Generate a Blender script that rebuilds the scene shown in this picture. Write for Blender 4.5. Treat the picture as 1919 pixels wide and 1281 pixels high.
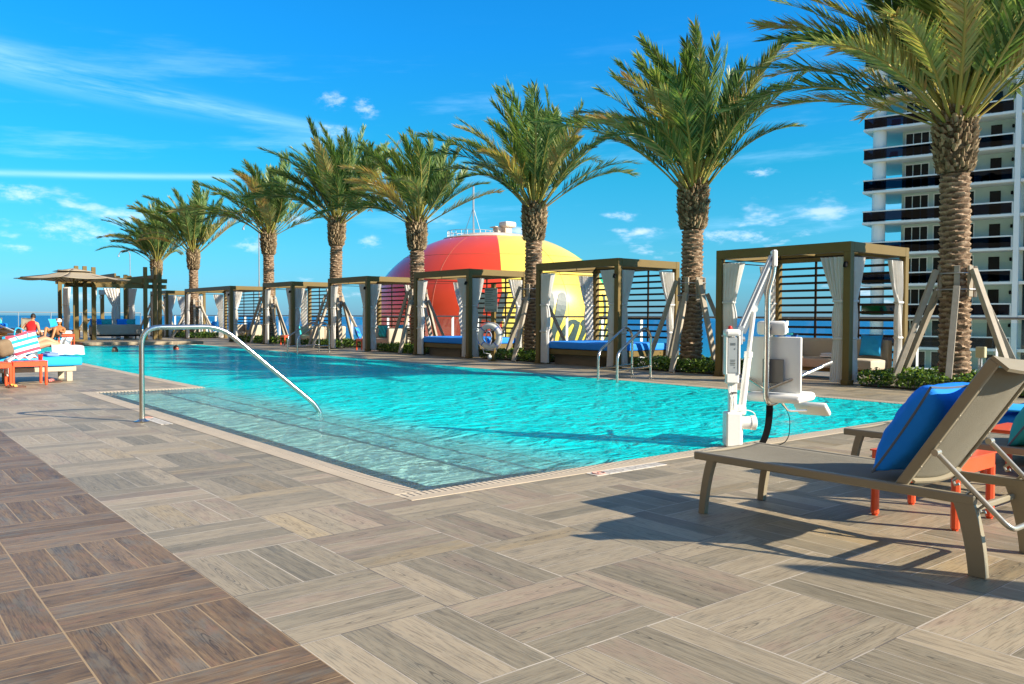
import bpy, bmesh, math, random
from mathutils import Vector, Matrix, noise
PI = math.pi
R = math.radians
random.seed(7)
scn = bpy.context.scene
for o in list(bpy.data.objects):
    bpy.data.objects.remove(o)
COL = scn.collection

# ------------------------------------------------------------------ camera
cam_d = bpy.data.cameras.new("camera")
cam = bpy.data.objects.new("camera", cam_d)
COL.objects.link(cam)
cam_d.sensor_width = 36.0
cam_d.lens = 1561.78 / 1919.0 * 36.0
cam_d.clip_start = 0.05
cam_d.clip_end = 60000.0
cam.matrix_world = Matrix((
    (0.77735478, 0.01510013, -0.62888117, 0.0),
    (-0.62904493, 0.02611693, -0.77693011, 0.0),
    (0.0046927, 0.99954484, 0.02980078, 1.12),
    (0, 0, 0, 1)))
scn.camera = cam
RT = Vector((0.7774, -0.6290, 0))      # to the right seen from the camera
FW = Vector((0.6290, 0.7774, 0))       # straight ahead of the camera

# ------------------------------------------------------------------ sun, sky, exposure
SUN_EL = R(27.0)
SUN_DIR = Vector((0.50 * math.cos(SUN_EL), -0.866 * math.cos(SUN_EL), math.sin(SUN_EL)))
sun_d = bpy.data.lights.new("sun", "SUN")
sun_d.energy = 5.0
sun_d.angle = R(0.5)
sun_d.color = (1.0, 0.89, 0.71)
sun = bpy.data.objects.new("sun", sun_d)
COL.objects.link(sun)
sun.rotation_euler = SUN_DIR.to_track_quat('Z', 'Y').to_euler()
scn.view_settings.view_transform = 'Standard'
scn.view_settings.look = 'None'
scn.view_settings.exposure = 0.95
scn.view_settings.gamma = 1.0
scn.cycles.caustics_refractive = False
scn.cycles.caustics_reflective = False
scn.cycles.max_bounces = 8
scn.cycles.transparent_max_bounces = 24


class NT:
    """small helper for writing node graphs"""
    def __init__(s, tree):
        s.t = tree
        s.n = tree.nodes
        s.n.clear()

    def new(s, typ, **kw):
        n = s.n.new(typ)
        for k, v in kw.items():
            setattr(n, k, v)
        return n

    def put(s, sock, v):
        if hasattr(v, 'is_output') or isinstance(v, bpy.types.NodeSocket):
            s.t.links.new(v, sock)
        else:
            if sock.type == 'RGBA' and len(v) == 3:
                v = (*v, 1.0)
            sock.default_value = v

    def m(s, op, a, b=None, c=None, clamp=False):
        n = s.new('ShaderNodeMath', operation=op)
        n.use_clamp = clamp
        s.put(n.inputs[0], a)
        if b is not None:
            s.put(n.inputs[1], b)
        if c is not None:
            s.put(n.inputs[2], c)
        return n.outputs[0]

    def mix(s, f, a, b, blend='MIX'):
        n = s.new('ShaderNodeMix', data_type='RGBA', blend_type=blend)
        s.put(n.inputs[0], f)
        s.put(n.inputs[6], a)
        s.put(n.inputs[7], b)
        return n.outputs[2]

    def noise(s, vec, scale, detail=3.0, rough=0.55, dim='3D', w=None, dist=0.0):
        n = s.new('ShaderNodeTexNoise', noise_dimensions=dim)
        if vec is not None:
            s.t.links.new(vec, n.inputs['Vector'])
        n.inputs['Scale'].default_value = scale
        n.inputs['Detail'].default_value = detail
        n.inputs['Roughness'].default_value = rough
        n.inputs['Distortion'].default_value = dist
        if w is not None:
            s.put(n.inputs['W'], w)
        return n.outputs[0]

    def vec(s, x, y, z):
        n = s.new('ShaderNodeCombineXYZ')
        s.put(n.inputs[0], x)
        s.put(n.inputs[1], y)
        s.put(n.inputs[2], z)
        return n.outputs[0]

    def sep(s, v):
        n = s.new('ShaderNodeSeparateXYZ')
        s.t.links.new(v, n.inputs[0])
        return n.outputs

    def ramp(s, f, stops):
        n = s.new('ShaderNodeValToRGB')
        e = n.color_ramp.elements
        while len(e) < len(stops):
            e.new(0.5)
        for i, (p, c) in enumerate(stops):
            e[i].position = p
            e[i].color = (*c, 1) if len(c) == 3 else c
        s.put(n.inputs[0], f)
        return n.outputs[0]

    def step(s, x, lo, hi):
        n = s.new('ShaderNodeMapRange', interpolation_type='SMOOTHSTEP')
        s.put(n.inputs[0], x)
        n.inputs[1].default_value = lo
        n.inputs[2].default_value = hi
        return n.outputs[0]

    def bump(s, h, strength=0.3, dist=0.01):
        n = s.new('ShaderNodeBump')
        n.inputs['Strength'].default_value = strength
        n.inputs['Distance'].default_value = dist
        s.put(n.inputs['Height'], h)
        return n.outputs[0]

    def obj(s):
        return s.new('ShaderNodeTexCoord').outputs['Object']


# world: physical sky, coloured like the polarised winter sky of the photo, with clouds
world = bpy.data.worlds.new("World")
scn.world = world
world.use_nodes = True
w = NT(world.node_tree)
sky = w.new('ShaderNodeTexSky', sky_type='NISHITA')
sky.sun_disc = False
sky.sun_elevation = SUN_EL
sky.sun_rotation = math.atan2(SUN_DIR.x, SUN_DIR.y)
sky.altitude = 10
sky.air_density = 1.0
sky.dust_density = 0.35
sky.ozone_density = 2.5
gen = w.new('ShaderNodeTexCoord').outputs['Generated']
d = w.sep(gen)
dr = w.m('ADD', w.m('MULTIPLY', d[0], RT.x), w.m('MULTIPLY', d[1], RT.y))
df = w.m('ADD', w.m('MULTIPLY', d[0], FW.x), w.m('MULTIPLY', d[1], FW.y))
az = w.m('MULTIPLY', w.m('ARCTAN2', dr, df), 180 / PI)
el = w.m('MULTIPLY', w.m('ARCSINE', d[2]), 180 / PI)
tint = w.ramp(w.m('DIVIDE', el, 24.0, clamp=True), [(0.0, (0.165, 0.37, 0.70)), (0.18, (0.12, 0.47, 0.66)),
                                                   (0.42, (0.055, 0.54, 0.67)), (0.75, (0.040, 0.58, 0.95)), (1.0, (0.040, 0.60, 1.0))])
tint = w.mix(1.0, tint, (2.0, 2.0, 2.0), 'MULTIPLY')
base = w.mix(1.0, sky.outputs[0], tint, 'MULTIPLY')


def gauss(x, c, s):
    t = w.m('DIVIDE', w.m('SUBTRACT', x, c), s)
    return w.m('POWER', 2.718, w.m('MULTIPLY', w.m('MULTIPLY', t, t), -1.0))


streak = w.noise(w.vec(w.m('MULTIPLY', az, 0.10), w.m('MULTIPLY', w.m('ADD', el, w.m('MULTIPLY', az, 0.10)), 1.1), 0.0), 1.0, 6, 0.62)
band1 = w.m('MULTIPLY', gauss(el, w.m('ADD', 12.35, w.m('MULTIPLY', w.m('ADD', az, 13.0), -0.118)), w.m('ADD', 0.42, w.m('MULTIPLY', w.m('MAXIMUM', w.m('SUBTRACT', -16.0, az), 0.0), 0.035))),
            w.m('SUBTRACT', 1.0, w.step(az, -18, -9)))
band1 = w.m('MULTIPLY', band1, w.step(streak, 0.30, 0.75))
band2 = w.m('MULTIPLY', gauss(el, w.m('ADD', 8.85, w.m('MULTIPLY', w.m('ADD', az, 20.0), 0.055)), 0.17), w.m('SUBTRACT', 1.0, w.step(az, -20, -15)))
band2 = w.m('MULTIPLY', band2, w.m('ADD', 0.45, streak))
wisps = w.m('MULTIPLY', w.step(w.noise(w.vec(w.m('MULTIPLY', az, 0.06), w.m('MULTIPLY', w.m('SUBTRACT', el, w.m('MULTIPLY', az, 0.05)), 0.45), 3.0), 1.0, 7, 0.6), 0.52, 0.80),
            w.m('MULTIPLY', w.step(el, 0.5, 6.0), w.m('SUBTRACT', 1.0, w.step(el, 12, 20))))
cirrus = w.m('ADD', w.m('ADD', w.m('MULTIPLY', band1, 0.55), w.m('MULTIPLY', band2, 0.50)), w.m('MULTIPLY', wisps, 0.38), clamp=True)
c1 = w.mix(cirrus, base, (5.4, 9.2, 13.0))
# small cumulus near the horizon
pv = w.vec(w.m('MULTIPLY', az, 0.20), w.m('MULTIPLY', el, 0.55), 1.7)
puff = w.noise(pv, 1.0, 6, 0.55)
puffw = w.m('MULTIPLY', w.step(el, 0.3, 1.6), w.m('SUBTRACT', 1.0, w.step(el, 5.5, 9.5)))
puff_m = w.m('MULTIPLY', w.step(w.m('ADD', puff, w.m('MULTIPLY', puffw, 0.03)), 0.60, 0.74), puffw)
pshade = w.noise(w.vec(w.m('MULTIPLY', az, 0.20), w.m('ADD', w.m('MULTIPLY', el, 0.55), 0.22), 1.7), 1.0, 6, 0.55)
pcol = w.mix(w.step(w.m('SUBTRACT', puff, pshade), -0.08, 0.10), (5.4, 8.2, 11.5), (10.5, 11.0, 12.5))
c2 = w.mix(w.m('MULTIPLY', puff_m, 0.55), c1, pcol)
# the two higher puffs right of the long streak, and one over the tower side
for (pa, pe, sa, se) in ((-12.1, 14.1, 0.9, 0.55), (-9.9, 13.7, 0.8, 0.6), (-12.0, 12.2, 1.5, 0.4), (16.6, 9.5, 0.9, 0.28), (-30.6, 7.2, 1.6, 0.55), (-27.4, 5.2, 2.6, 0.8),
                         (14.9, 5.4, 2.6, 0.45), (-10.2, 7.8, 1.8, 0.6), (-9.7, 5.0, 0.8, 0.45), (-17.0, 4.6, 1.3, 0.5), (7.3, 6.9, 1.1, 0.4), (-30.7, 4.0, 1.0, 0.35)):
    g = w.m('MULTIPLY', gauss(az, pa, sa), gauss(el, pe, se))
    pn_ = w.m('SUBTRACT', w.noise(w.vec(w.m('MULTIPLY', az, 0.8), w.m('MULTIPLY', el, 1.7), pa), 1.0, 6, 0.68), 0.5)
    g = w.m('MULTIPLY', w.step(w.m('ADD', w.m('MULTIPLY', g, 0.8), w.m('MULTIPLY', pn_, 3.0)), 0.15, 1.35), w.step(g, 0.03, 0.6))
    c2 = w.mix(w.m('MULTIPLY', g, 0.55), c2, (8.6, 10.0, 12.8))
fill_veil = w.m('MULTIPLY', w.step(el, 24.0, 42.0), w.m('MULTIPLY', streak, 0.45))
c2 = w.mix(fill_veil, c2, (4.6, 3.9, 3.4))      # warm pale veil added overhead, out of view, to neutralise the blue fill
bg = w.new('ShaderNodeBackground')
w.put(bg.inputs[0], c2)
bg.inputs[1].default_value = 0.065
wo = w.new('ShaderNodeOutputWorld')
w.t.links.new(bg.outputs[0], wo.inputs[0])


# ------------------------------------------------------------------ materials
def M(name, c, rough=0.55, metal=0.0, var=0.12, scale=6.0, bump=0.0, bscale=40.0, coat=0.0, c2=None, spec=0.5, trans=0.0):
    m = bpy.data.materials.new(name)
    m.use_nodes = True
    t = NT(m.node_tree)
    co = t.obj()
    n1 = t.noise(co, scale, 5, 0.6)
    alt = c2 if c2 else tuple(x * (1 - var * 2) for x in c)
    col = t.mix(t.step(n1, 0.3, 0.7), c, alt) if c2 else t.mix(t.m('MULTIPLY', n1, 1.0), c, alt)
    p = t.new('ShaderNodeBsdfPrincipled')
    t.put(p.inputs['Base Color'], col)
    n2 = t.noise(co, scale * 3.1, 3, 0.6)
    t.put(p.inputs['Roughness'], t.m('ADD', rough - 0.06, t.m('MULTIPLY', n2, 0.12), clamp=True))
    p.inputs['Metallic'].default_value = metal
    p.inputs['Coat Weight'].default_value = coat
    p.inputs['Specular IOR Level'].default_value = spec
    if bump:
        t.put(p.inputs['Normal'], t.bump(t.noise(co, bscale, 4, 0.6), bump, 0.01))
    out = t.new('ShaderNodeOutputMaterial')
    if trans:
        tr = t.new('ShaderNodeBsdfTranslucent')
        t.put(tr.inputs[0], col)
        mx = t.new('ShaderNodeMixShader')
        mx.inputs[0].default_value = trans
        t.t.links.new(p.outputs[0], mx.inputs[1])
        t.t.links.new(tr.outputs[0], mx.inputs[2])
        t.t.links.new(mx.outputs[0], out.inputs[0])
    else:
        t.t.links.new(p.outputs[0], out.inputs[0])
    return m


def finish(t, p):
    out = t.new('ShaderNodeOutputMaterial')
    t.t.links.new(p, out.inputs[0])


def deck_material():
    m = bpy.data.materials.new("wood_look_tile")
    m.use_nodes = True
    t = NT(m.node_tree)
    co = t.sep(t.obj())
    PX, PY = 0.605, 0.6185
    u = t.m('DIVIDE', co[0], PX)
    v = t.m('DIVIDE', t.m('SUBTRACT', co[1], 0.162), PY)
    iu, iv = t.m('FLOOR', u), t.m('FLOOR', v)
    fu, fv = t.m('FRACT', u), t.m('FRACT', v)
    par = t.m('ABSOLUTE', t.m('MODULO', t.m('ADD', iu, iv), 2.0))       # 0: planks along X, 1: along Y
    par = t.m('GREATER_THAN', par, 0.5)

    def pick(a, b):      # a where par=0
        return t.m('ADD', t.m('MULTIPLY', a, t.m('SUBTRACT', 1.0, par)), t.m('MULTIPLY', b, par))
    q4 = t.m('MULTIPLY', pick(fv, fu), 4.0)
    plank = t.m('FLOOR', q4)
    fq = t.m('FRACT', q4)
    along = pick(co[0], co[1])
    across = pick(co[1], co[0])
    pid = t.vec(iu, iv, plank)
    wn = t.new('ShaderNodeTexWhiteNoise', noise_dimensions='3D')
    t.put(wn.inputs[0], pid)
    rnd = wn.outputs[0]
    rc = t.sep(wn.outputs[1])
    # grain
    wob = t.noise(t.vec(t.m('MULTIPLY', along, 2.2), t.m('MULTIPLY', across, 7.0), t.m('MULTIPLY', rnd, 37.0)), 1.0, 3, 0.6)
    gv = t.vec(t.m('MULTIPLY', along, 2.0), t.m('ADD', t.m('MULTIPLY', across, 64.0), t.m('MULTIPLY', wob, 3.2)), t.m('MULTIPLY', rnd, 91.0))
    g1 = t.noise(gv, 1.0, 5, 0.65)
    gv2 = t.vec(t.m('MULTIPLY', along, 9.0), t.m('MULTIPLY', across, 190.0), t.m('MULTIPLY', rnd, 11.0))
    g2 = t.noise(gv2, 1.0, 3, 0.6)
    blotch = t.noise(t.vec(t.m('MULTIPLY', along, 3.0), t.m('MULTIPLY', across, 9.0), t.m('MULTIPLY', rnd, 53.0)), 1.0, 4, 0.6)
    # cathedral figure on some planks
    cx = t.m('MULTIPLY', t.m('SUBTRACT', t.m('FRACT', t.m('ADD', t.m('MULTIPLY', along, 1.1), rnd)), 0.5), 1.0)
    ca = t.m('MULTIPLY', t.m('SUBTRACT', fq, 0.5), 1.7)
    rad = t.m('SQRT', t.m('ADD', t.m('MULTIPLY', cx, cx), t.m('MULTIPLY', ca, ca)))
    ring = t.m('SINE', t.m('ADD', t.m('MULTIPLY', rad, 75.0), t.m('MULTIPLY', wob, 16.0)))
    ringm = t.m('MULTIPLY', t.m('SUBTRACT', 1.0, t.step(rad, 0.12, 0.40)), t.m('GREATER_THAN', rc[1], 0.55))
    grey = t.ramp(g1, [(0.28, (0.212, 0.172, 0.110)), (0.5, (0.330, 0.276, 0.184)), (0.72, (0.41, 0.350, 0.244))])
    brown = t.ramp(g1, [(0.28, (0.125, 0.073, 0.034)), (0.5, (0.240, 0.148, 0.070)), (0.72, (0.350, 0.222, 0.108))])
    grey = t.mix(t.m('MULTIPLY', rc[0], 0.75), grey, (0.385, 0.305, 0.205), 'MIX')
    tone = t.m('ADD', 0.70, t.m('MULTIPLY', rnd, 0.40))
    isb = t.m('LESS_THAN', co[0], 2 * PX)
    mot = t.noise(t.vec(t.m('MULTIPLY', along, 7.0), t.m('MULTIPLY', across, 20.0), t.m('MULTIPLY', rnd, 23.0)), 1.0, 5, 0.7)
    mot2 = t.noise(t.vec(t.m('MULTIPLY', along, 4.0), t.m('MULTIPLY', across, 11.0), t.m('MULTIPLY', rnd, 71.0)), 1.0, 4, 0.65)
    grey = t.mix(t.m('MULTIPLY', t.m('MULTIPLY', t.step(rc[2], 0.90, 0.92), 0.7), t.step(mot2, 0.3, 0.6)), grey, (0.42, 0.315, 0.175))
    grey = t.mix(t.m('MULTIPLY', t.m('SUBTRACT', 1.0, t.step(rc[2], 0.16, 0.18)), t.m('MULTIPLY', t.step(mot2, 0.38, 0.62), 0.7)), grey, (0.35, 0.255, 0.180))
    grey = t.mix(t.m('MULTIPLY', t.step(mot, 0.50, 0.70), 0.30), grey, (0.20, 0.195, 0.155))
    brown = t.mix(t.m('MULTIPLY', t.step(mot2, 0.48, 0.64), 0.60), brown, (0.205, 0.185, 0.140))
    brown = t.mix(t.m('MULTIPLY', t.step(mot, 0.54, 0.70), 0.45), brown, (0.330, 0.150, 0.075))
    brown = t.mix(t.m('MULTIPLY', t.m('SUBTRACT', 1.0, t.step(mot, 0.34, 0.46)), 0.45), brown, (0.085, 0.060, 0.045))
    brown = t.mix(t.m('MULTIPLY', rc[0], 0.45), brown, (0.18, 0.135, 0.095))
    col = t.mix(isb, grey, brown)
    col = t.mix(1.0, col, t.vec(tone, tone, tone), 'MULTIPLY')
    dk = t.m('SUBTRACT', 1.0, t.m('MULTIPLY', t.step(blotch, 0.52, 0.72), t.mix(isb, (0.14, 0.14, 0.14), (0.34, 0.34, 0.34))))
    col = t.mix(1.0, col, dk, 'MULTIPLY')
    fine = t.m('SUBTRACT', 1.0, t.m('MULTIPLY', t.step(g2, 0.50, 0.64), 0.36))
    col = t.mix(1.0, col, fine, 'MULTIPLY')
    rr = t.m('SUBTRACT', 1.0, t.m('MULTIPLY', t.m('MULTIPLY', t.step(ring, 0.35, 0.95), ringm), 0.5))
    col = t.mix(1.0, col, rr, 'MULTIPLY')
    # slow stains over the whole deck
    big = t.noise(t.vec(co[0], co[1], 0.0), 0.55, 4, 0.6)
    stain = t.m('ADD', 0.86, t.m('MULTIPLY', big, 0.28))
    col = t.mix(1.0, col, stain, 'MULTIPLY')
    # joints
    gw = 0.0064

    def edge(f, size, width=gw):
        dd = t.m('MULTIPLY', t.m('MINIMUM', f, t.m('SUBTRACT', 1.0, f)), size)
        return t.m('LESS_THAN', dd, width / 2)
    e1 = t.m('MAXIMUM', edge(fu, PX), edge(fv, PY))
    e2 = edge(fq, PY / 4, gw * 0.8)
    jt = t.m('MAXIMUM', e1, e2)
    jn = t.noise(t.vec(co[0], co[1], 2.0), 1.7, 3, 0.6)
    jl = t.mix(t.step(t.m('ADD', t.m('MULTIPLY', jn, 0.4), t.m('MULTIPLY', rc[1], 0.6)), 0.42, 0.56), (0.52, 0.45, 0.36), (0.14, 0.115, 0.09))
    jl = t.mix(isb, jl, (0.36, 0.245, 0.125))
    col = t.mix(jt, col, jl)
    p = t.new('ShaderNodeBsdfPrincipled')
    t.put(p.inputs['Base Color'], col)
    t.put(p.inputs['Roughness'], t.m('ADD', 0.40, t.m('MULTIPLY', g1, 0.25)))
    p.inputs['Specular IOR Level'].default_value = 0.4
    h = t.m('SUBTRACT', t.m('MULTIPLY', g2, 0.3), t.m('MULTIPLY', jt, 1.0))
    t.put(p.inputs['Normal'], t.bump(h, 0.35, 0.002))
    finish(t, p.outputs[0])
    return m


def grate_material(axis):
    m = bpy.data.materials.new("gutter_grate_" + "xy"[axis])
    m.use_nodes = True
    t = NT(m.node_tree)
    ob = t.obj()
    co = t.sep(ob)
    f = t.m('FRACT', t.m('MULTIPLY', co[axis], 1 / 0.048))
    slot = t.m('LESS_THAN', f, 0.30)
    n = t.noise(ob, 5.0, 4, 0.6)
    col = t.mix(n, (0.70, 0.57, 0.41), (0.48, 0.39, 0.28))
    col = t.mix(slot, col, (0.10, 0.085, 0.07))
    p = t.new('ShaderNodeBsdfPrincipled')
    t.put(p.inputs['Base Color'], col)
    p.inputs['Roughness'].default_value = 0.6
    t.put(p.inputs['Normal'], t.bump(t.m('SUBTRACT', 1.0, slot), 0.5, 0.003))
    finish(t, p.outputs[0])
    return m


def water_material():
    m = bpy.data.materials.new("pool_water")
    m.use_nodes = True
    t = NT(m.node_tree)
    ob = t.obj()
    s = t.sep(ob)
    v = t.vec(t.m('ADD', t.m('MULTIPLY', s[0], 0.72), t.m('MULTIPLY', s[1], 0.5)), t.m('SUBTRACT', t.m('MULTIPLY', s[1], 1.15), t.m('MULTIPLY', s[0], 0.35)), 0.0)
    n1 = t.noise(v, 2.7, 2, 0.5, dist=1.4)
    n2 = t.noise(v, 8.0, 3, 0.55, dist=1.0)
    n3 = t.noise(v, 0.6, 2, 0.5)
    h = t.m('ADD', t.m('ADD', t.m('MULTIPLY', n1, 1.0), t.m('MULTIPLY', n2, 0.26)), t.m('MULTIPLY', n3, 1.2))
    nrm = t.bump(h, 1.0, 0.15)
    fr = t.new('ShaderNodeFresnel')
    fr.inputs[0].default_value = 1.27      # the photo was taken through a polarising filter
    t.put(fr.inputs[1], nrm)
    refr = t.new('ShaderNodeBsdfRefraction')
    refr.inputs['IOR'].default_value = 1.33
    refr.inputs['Roughness'].default_value = 0.0
    refr.inputs['Color'].default_value = (0.80, 0.99, 0.98, 1)
    t.put(refr.inputs['Normal'], nrm)
    tr = t.new('ShaderNodeBsdfTransparent')
    tr.inputs[0].default_value = (0.93, 0.998, 0.995, 1)
    a = t.new('ShaderNodeMixShader')
    a.inputs[0].default_value = 0.80
    t.t.links.new(refr.outputs[0], a.inputs[1])
    t.t.links.new(tr.outputs[0], a.inputs[2])
    gl = t.new('ShaderNodeBsdfGlossy')
    gl.inputs['Roughness'].default_value = 0.04
    t.put(gl.inputs['Normal'], nrm)
    dfs = t.new('ShaderNodeBsdfDiffuse')         # light scattered inside the slightly cloudy water
    hs = t.m('MULTIPLY', h, t.m('SUBTRACT', 1.0, t.m('MULTIPLY', t.m('LESS_THAN', s[1], 13.1), t.m('MULTIPLY', t.m('SUBTRACT', 1.0, t.step(s[0], 3.6, 5.0)), 0.55))))
    t.put(dfs.inputs['Normal'], t.bump(hs, 1.0, 0.085))
    shallow = t.m('MULTIPLY', t.m('LESS_THAN', s[1], 13.1), t.m('SUBTRACT', 1.0, t.step(s[0], 3.6, 5.0)))
    t.put(dfs.inputs[0], t.mix(shallow, (0.003, 0.95, 0.96), (0.60, 0.98, 0.92)))
    a2 = t.new('ShaderNodeMixShader')
    t.put(a2.inputs[0], t.m('SUBTRACT', 0.54, t.m('MULTIPLY', shallow, 0.44)))
    t.t.links.new(a.outputs[0], a2.inputs[1])
    t.t.links.new(dfs.outputs[0], a2.inputs[2])
    a = a2
    b = t.new('ShaderNodeMixShader')
    t.put(b.inputs[0], t.m('MULTIPLY', fr.outputs[0], 0.78))
    t.t.links.new(a.outputs[0], b.inputs[1])
    t.t.links.new(gl.outputs[0], b.inputs[2])
    finish(t, b.outputs[0])
    return m


def plaster_material(name, c, c2):
    m = bpy.data.materials.new(name)
    m.use_nodes = True
    t = NT(m.node_tree)
    ob = t.obj()
    n = t.noise(ob, 1.3, 5, 0.6)
    n2 = t.noise(ob, 26.0, 3, 0.6)
    col = t.mix(t.step(n, 0.3, 0.7), c, c2)
    col = t.mix(t.m('MULTIPLY', t.step(n2, 0.4, 0.65), 0.35), col, tuple(x * 0.62 for x in c2))
    p = t.new('ShaderNodeBsdfPrincipled')
    t.put(p.inputs['Base Color'], col)
    p.inputs['Roughness'].default_value = 0.8
    finish(t, p.outputs[0])
    return m


def sea_material():
    m = bpy.data.materials.new("sea_water")
    m.use_nodes = True
    t = NT(m.node_tree)
    ob = t.obj()
    s = t.sep(ob)
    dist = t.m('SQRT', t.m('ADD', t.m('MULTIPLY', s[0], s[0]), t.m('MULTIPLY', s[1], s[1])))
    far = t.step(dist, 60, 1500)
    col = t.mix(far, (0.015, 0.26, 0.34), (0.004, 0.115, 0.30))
    n = t.noise(ob, 0.02, 5, 0.6)
    col = t.mix(t.m('MULTIPLY', n, 0.5), col, (0.02, 0.20, 0.30))
    p = t.new('ShaderNodeBsdfPrincipled')
    t.put(p.inputs['Base Color'], col)
    p.inputs['Roughness'].default_value = 0.38
    p.inputs['Specular IOR Level'].default_value = 0.22
    t.put(p.inputs['Normal'], t.bump(t.noise(ob, 0.35, 5, 0.6), 0.6, 0.7))
    finish(t, p.outputs[0])
    return m


def leaf_material(name, stops, trans=0.3, rough=0.45):
    m = bpy.data.materials.new(name)
    m.use_nodes = True
    t = NT(m.node_tree)
    at = t.new('ShaderNodeAttribute', attribute_name='tone')
    col = t.ramp(at.outputs['Fac'], stops)
    p = t.new('ShaderNodeBsdfPrincipled')
    t.put(p.inputs['Base Color'], col)
    p.inputs['Roughness'].default_value = rough
    p.inputs['Specular IOR Level'].default_value = 0.35
    tr = t.new('ShaderNodeBsdfTranslucent')
    t.put(tr.inputs[0], t.mix(1.0, col, (1.1, 1.15, 0.5), 'MULTIPLY'))
    mx = t.new('ShaderNodeMixShader')
    mx.inputs[0].default_value = trans
    t.t.links.new(p.outputs[0], mx.inputs[1])
    t.t.links.new(tr.outputs[0], mx.inputs[2])
    finish(t, mx.outputs[0])
    return m


def glass_material(name, tint, refl=1.5, rough=0.0, mixin=0.0, body=(0, 0, 0)):
    m = bpy.data.materials.new(name)
    m.use_nodes = True
    t = NT(m.node_tree)
    fr = t.new('ShaderNodeFresnel')
    fr.inputs[0].default_value = refl
    tr = t.new('ShaderNodeBsdfTransparent')
    tr.inputs[0].default_value = (*tint, 1)
    gl = t.new('ShaderNodeBsdfGlossy')
    gl.inputs['Roughness'].default_value = rough
    t.put(gl.inputs['Normal'], t.bump(t.noise(t.obj(), 0.5, 2, 0.5), 0.15, 0.02))
    a = t.new('ShaderNodeMixShader')
    bf = t.new('ShaderNodeNewGeometry').outputs['Backfacing']
    t.put(a.inputs[0], t.m('MULTIPLY', fr.outputs[0], t.m('SUBTRACT', 1.0, bf)))
    t.t.links.new(tr.outputs[0], a.inputs[1])
    t.t.links.new(gl.outputs[0], a.inputs[2])
    o = a.outputs[0]
    if mixin:
        df_ = t.new('ShaderNodeBsdfDiffuse')
        df_.inputs[0].default_value = (*body, 1)
        b = t.new('ShaderNodeMixShader')
        b.inputs[0].default_value = mixin
        t.t.links.new(o, b.inputs[1])
        t.t.links.new(df_.outputs[0], b.inputs[2])
        o = b.outputs[0]
    finish(t, o)
    return m


def stripes_material(name, axis, cols, period, rough=0.85):
    m = bpy.data.materials.new(name)
    m.use_nodes = True
    t = NT(m.node_tree)
    co = t.sep(t.obj())
    x = co[axis] if isinstance(axis, int) else t.m('ADD', t.m('MULTIPLY', co[0], axis[0]), t.m('ADD', t.m('MULTIPLY', co[1], axis[1]), t.m('MULTIPLY', co[2], axis[2])))
    f = t.m('FRACT', t.m('DIVIDE', t.m('ADD', x, 10.0), period))
    n = t.new('ShaderNodeValToRGB')
    n.color_ramp.interpolation = 'CONSTANT'
    e = n.color_ramp.elements
    while len(e) < len(cols):
        e.new(0.5)
    for i, c in enumerate(cols):
        e[i].position = i / len(cols)
        e[i].color = (*c, 1)
    t.put(n.inputs[0], f)
    p = t.new('ShaderNodeBsdfPrincipled')
    t.put(p.inputs['Base Color'], n.outputs[0])
    p.inputs['Roughness'].default_value = rough
    finish(t, p.outputs[0])
    return m


def bark_material(name, a, b, c):
    m = bpy.data.materials.new(name)
    m.use_nodes = True
    t = NT(m.node_tree)
    ob = t.obj()
    s = t.sep(ob)
    v = t.vec(s[0], s[1], t.m('MULTIPLY', s[2], 2.4))
    n1 = t.noise(v, 7.0, 6, 0.65)
    n2 = t.noise(ob, 38.0, 4, 0.6)
    at = t.new('ShaderNodeAttribute', attribute_name='tone')
    x = t.m('ADD', t.m('MULTIPLY', n1, 0.5), t.m('ADD', t.m('MULTIPLY', at.outputs['Fac'], 0.45), t.m('MULTIPLY', n2, 0.25)))
    col = t.ramp(x, [(0.30, a), (0.60, b), (0.90, c)])
    p = t.new('ShaderNodeBsdfPrincipled')
    t.put(p.inputs['Base Color'], col)
    p.inputs['Roughness'].default_value = 0.92
    p.inputs['Specular IOR Level'].default_value = 0.2
    t.put(p.inputs['Normal'], t.bump(t.m('ADD', n1, n2), 0.5, 0.02))
    finish(t, p.outputs[0])
    return m


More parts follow.
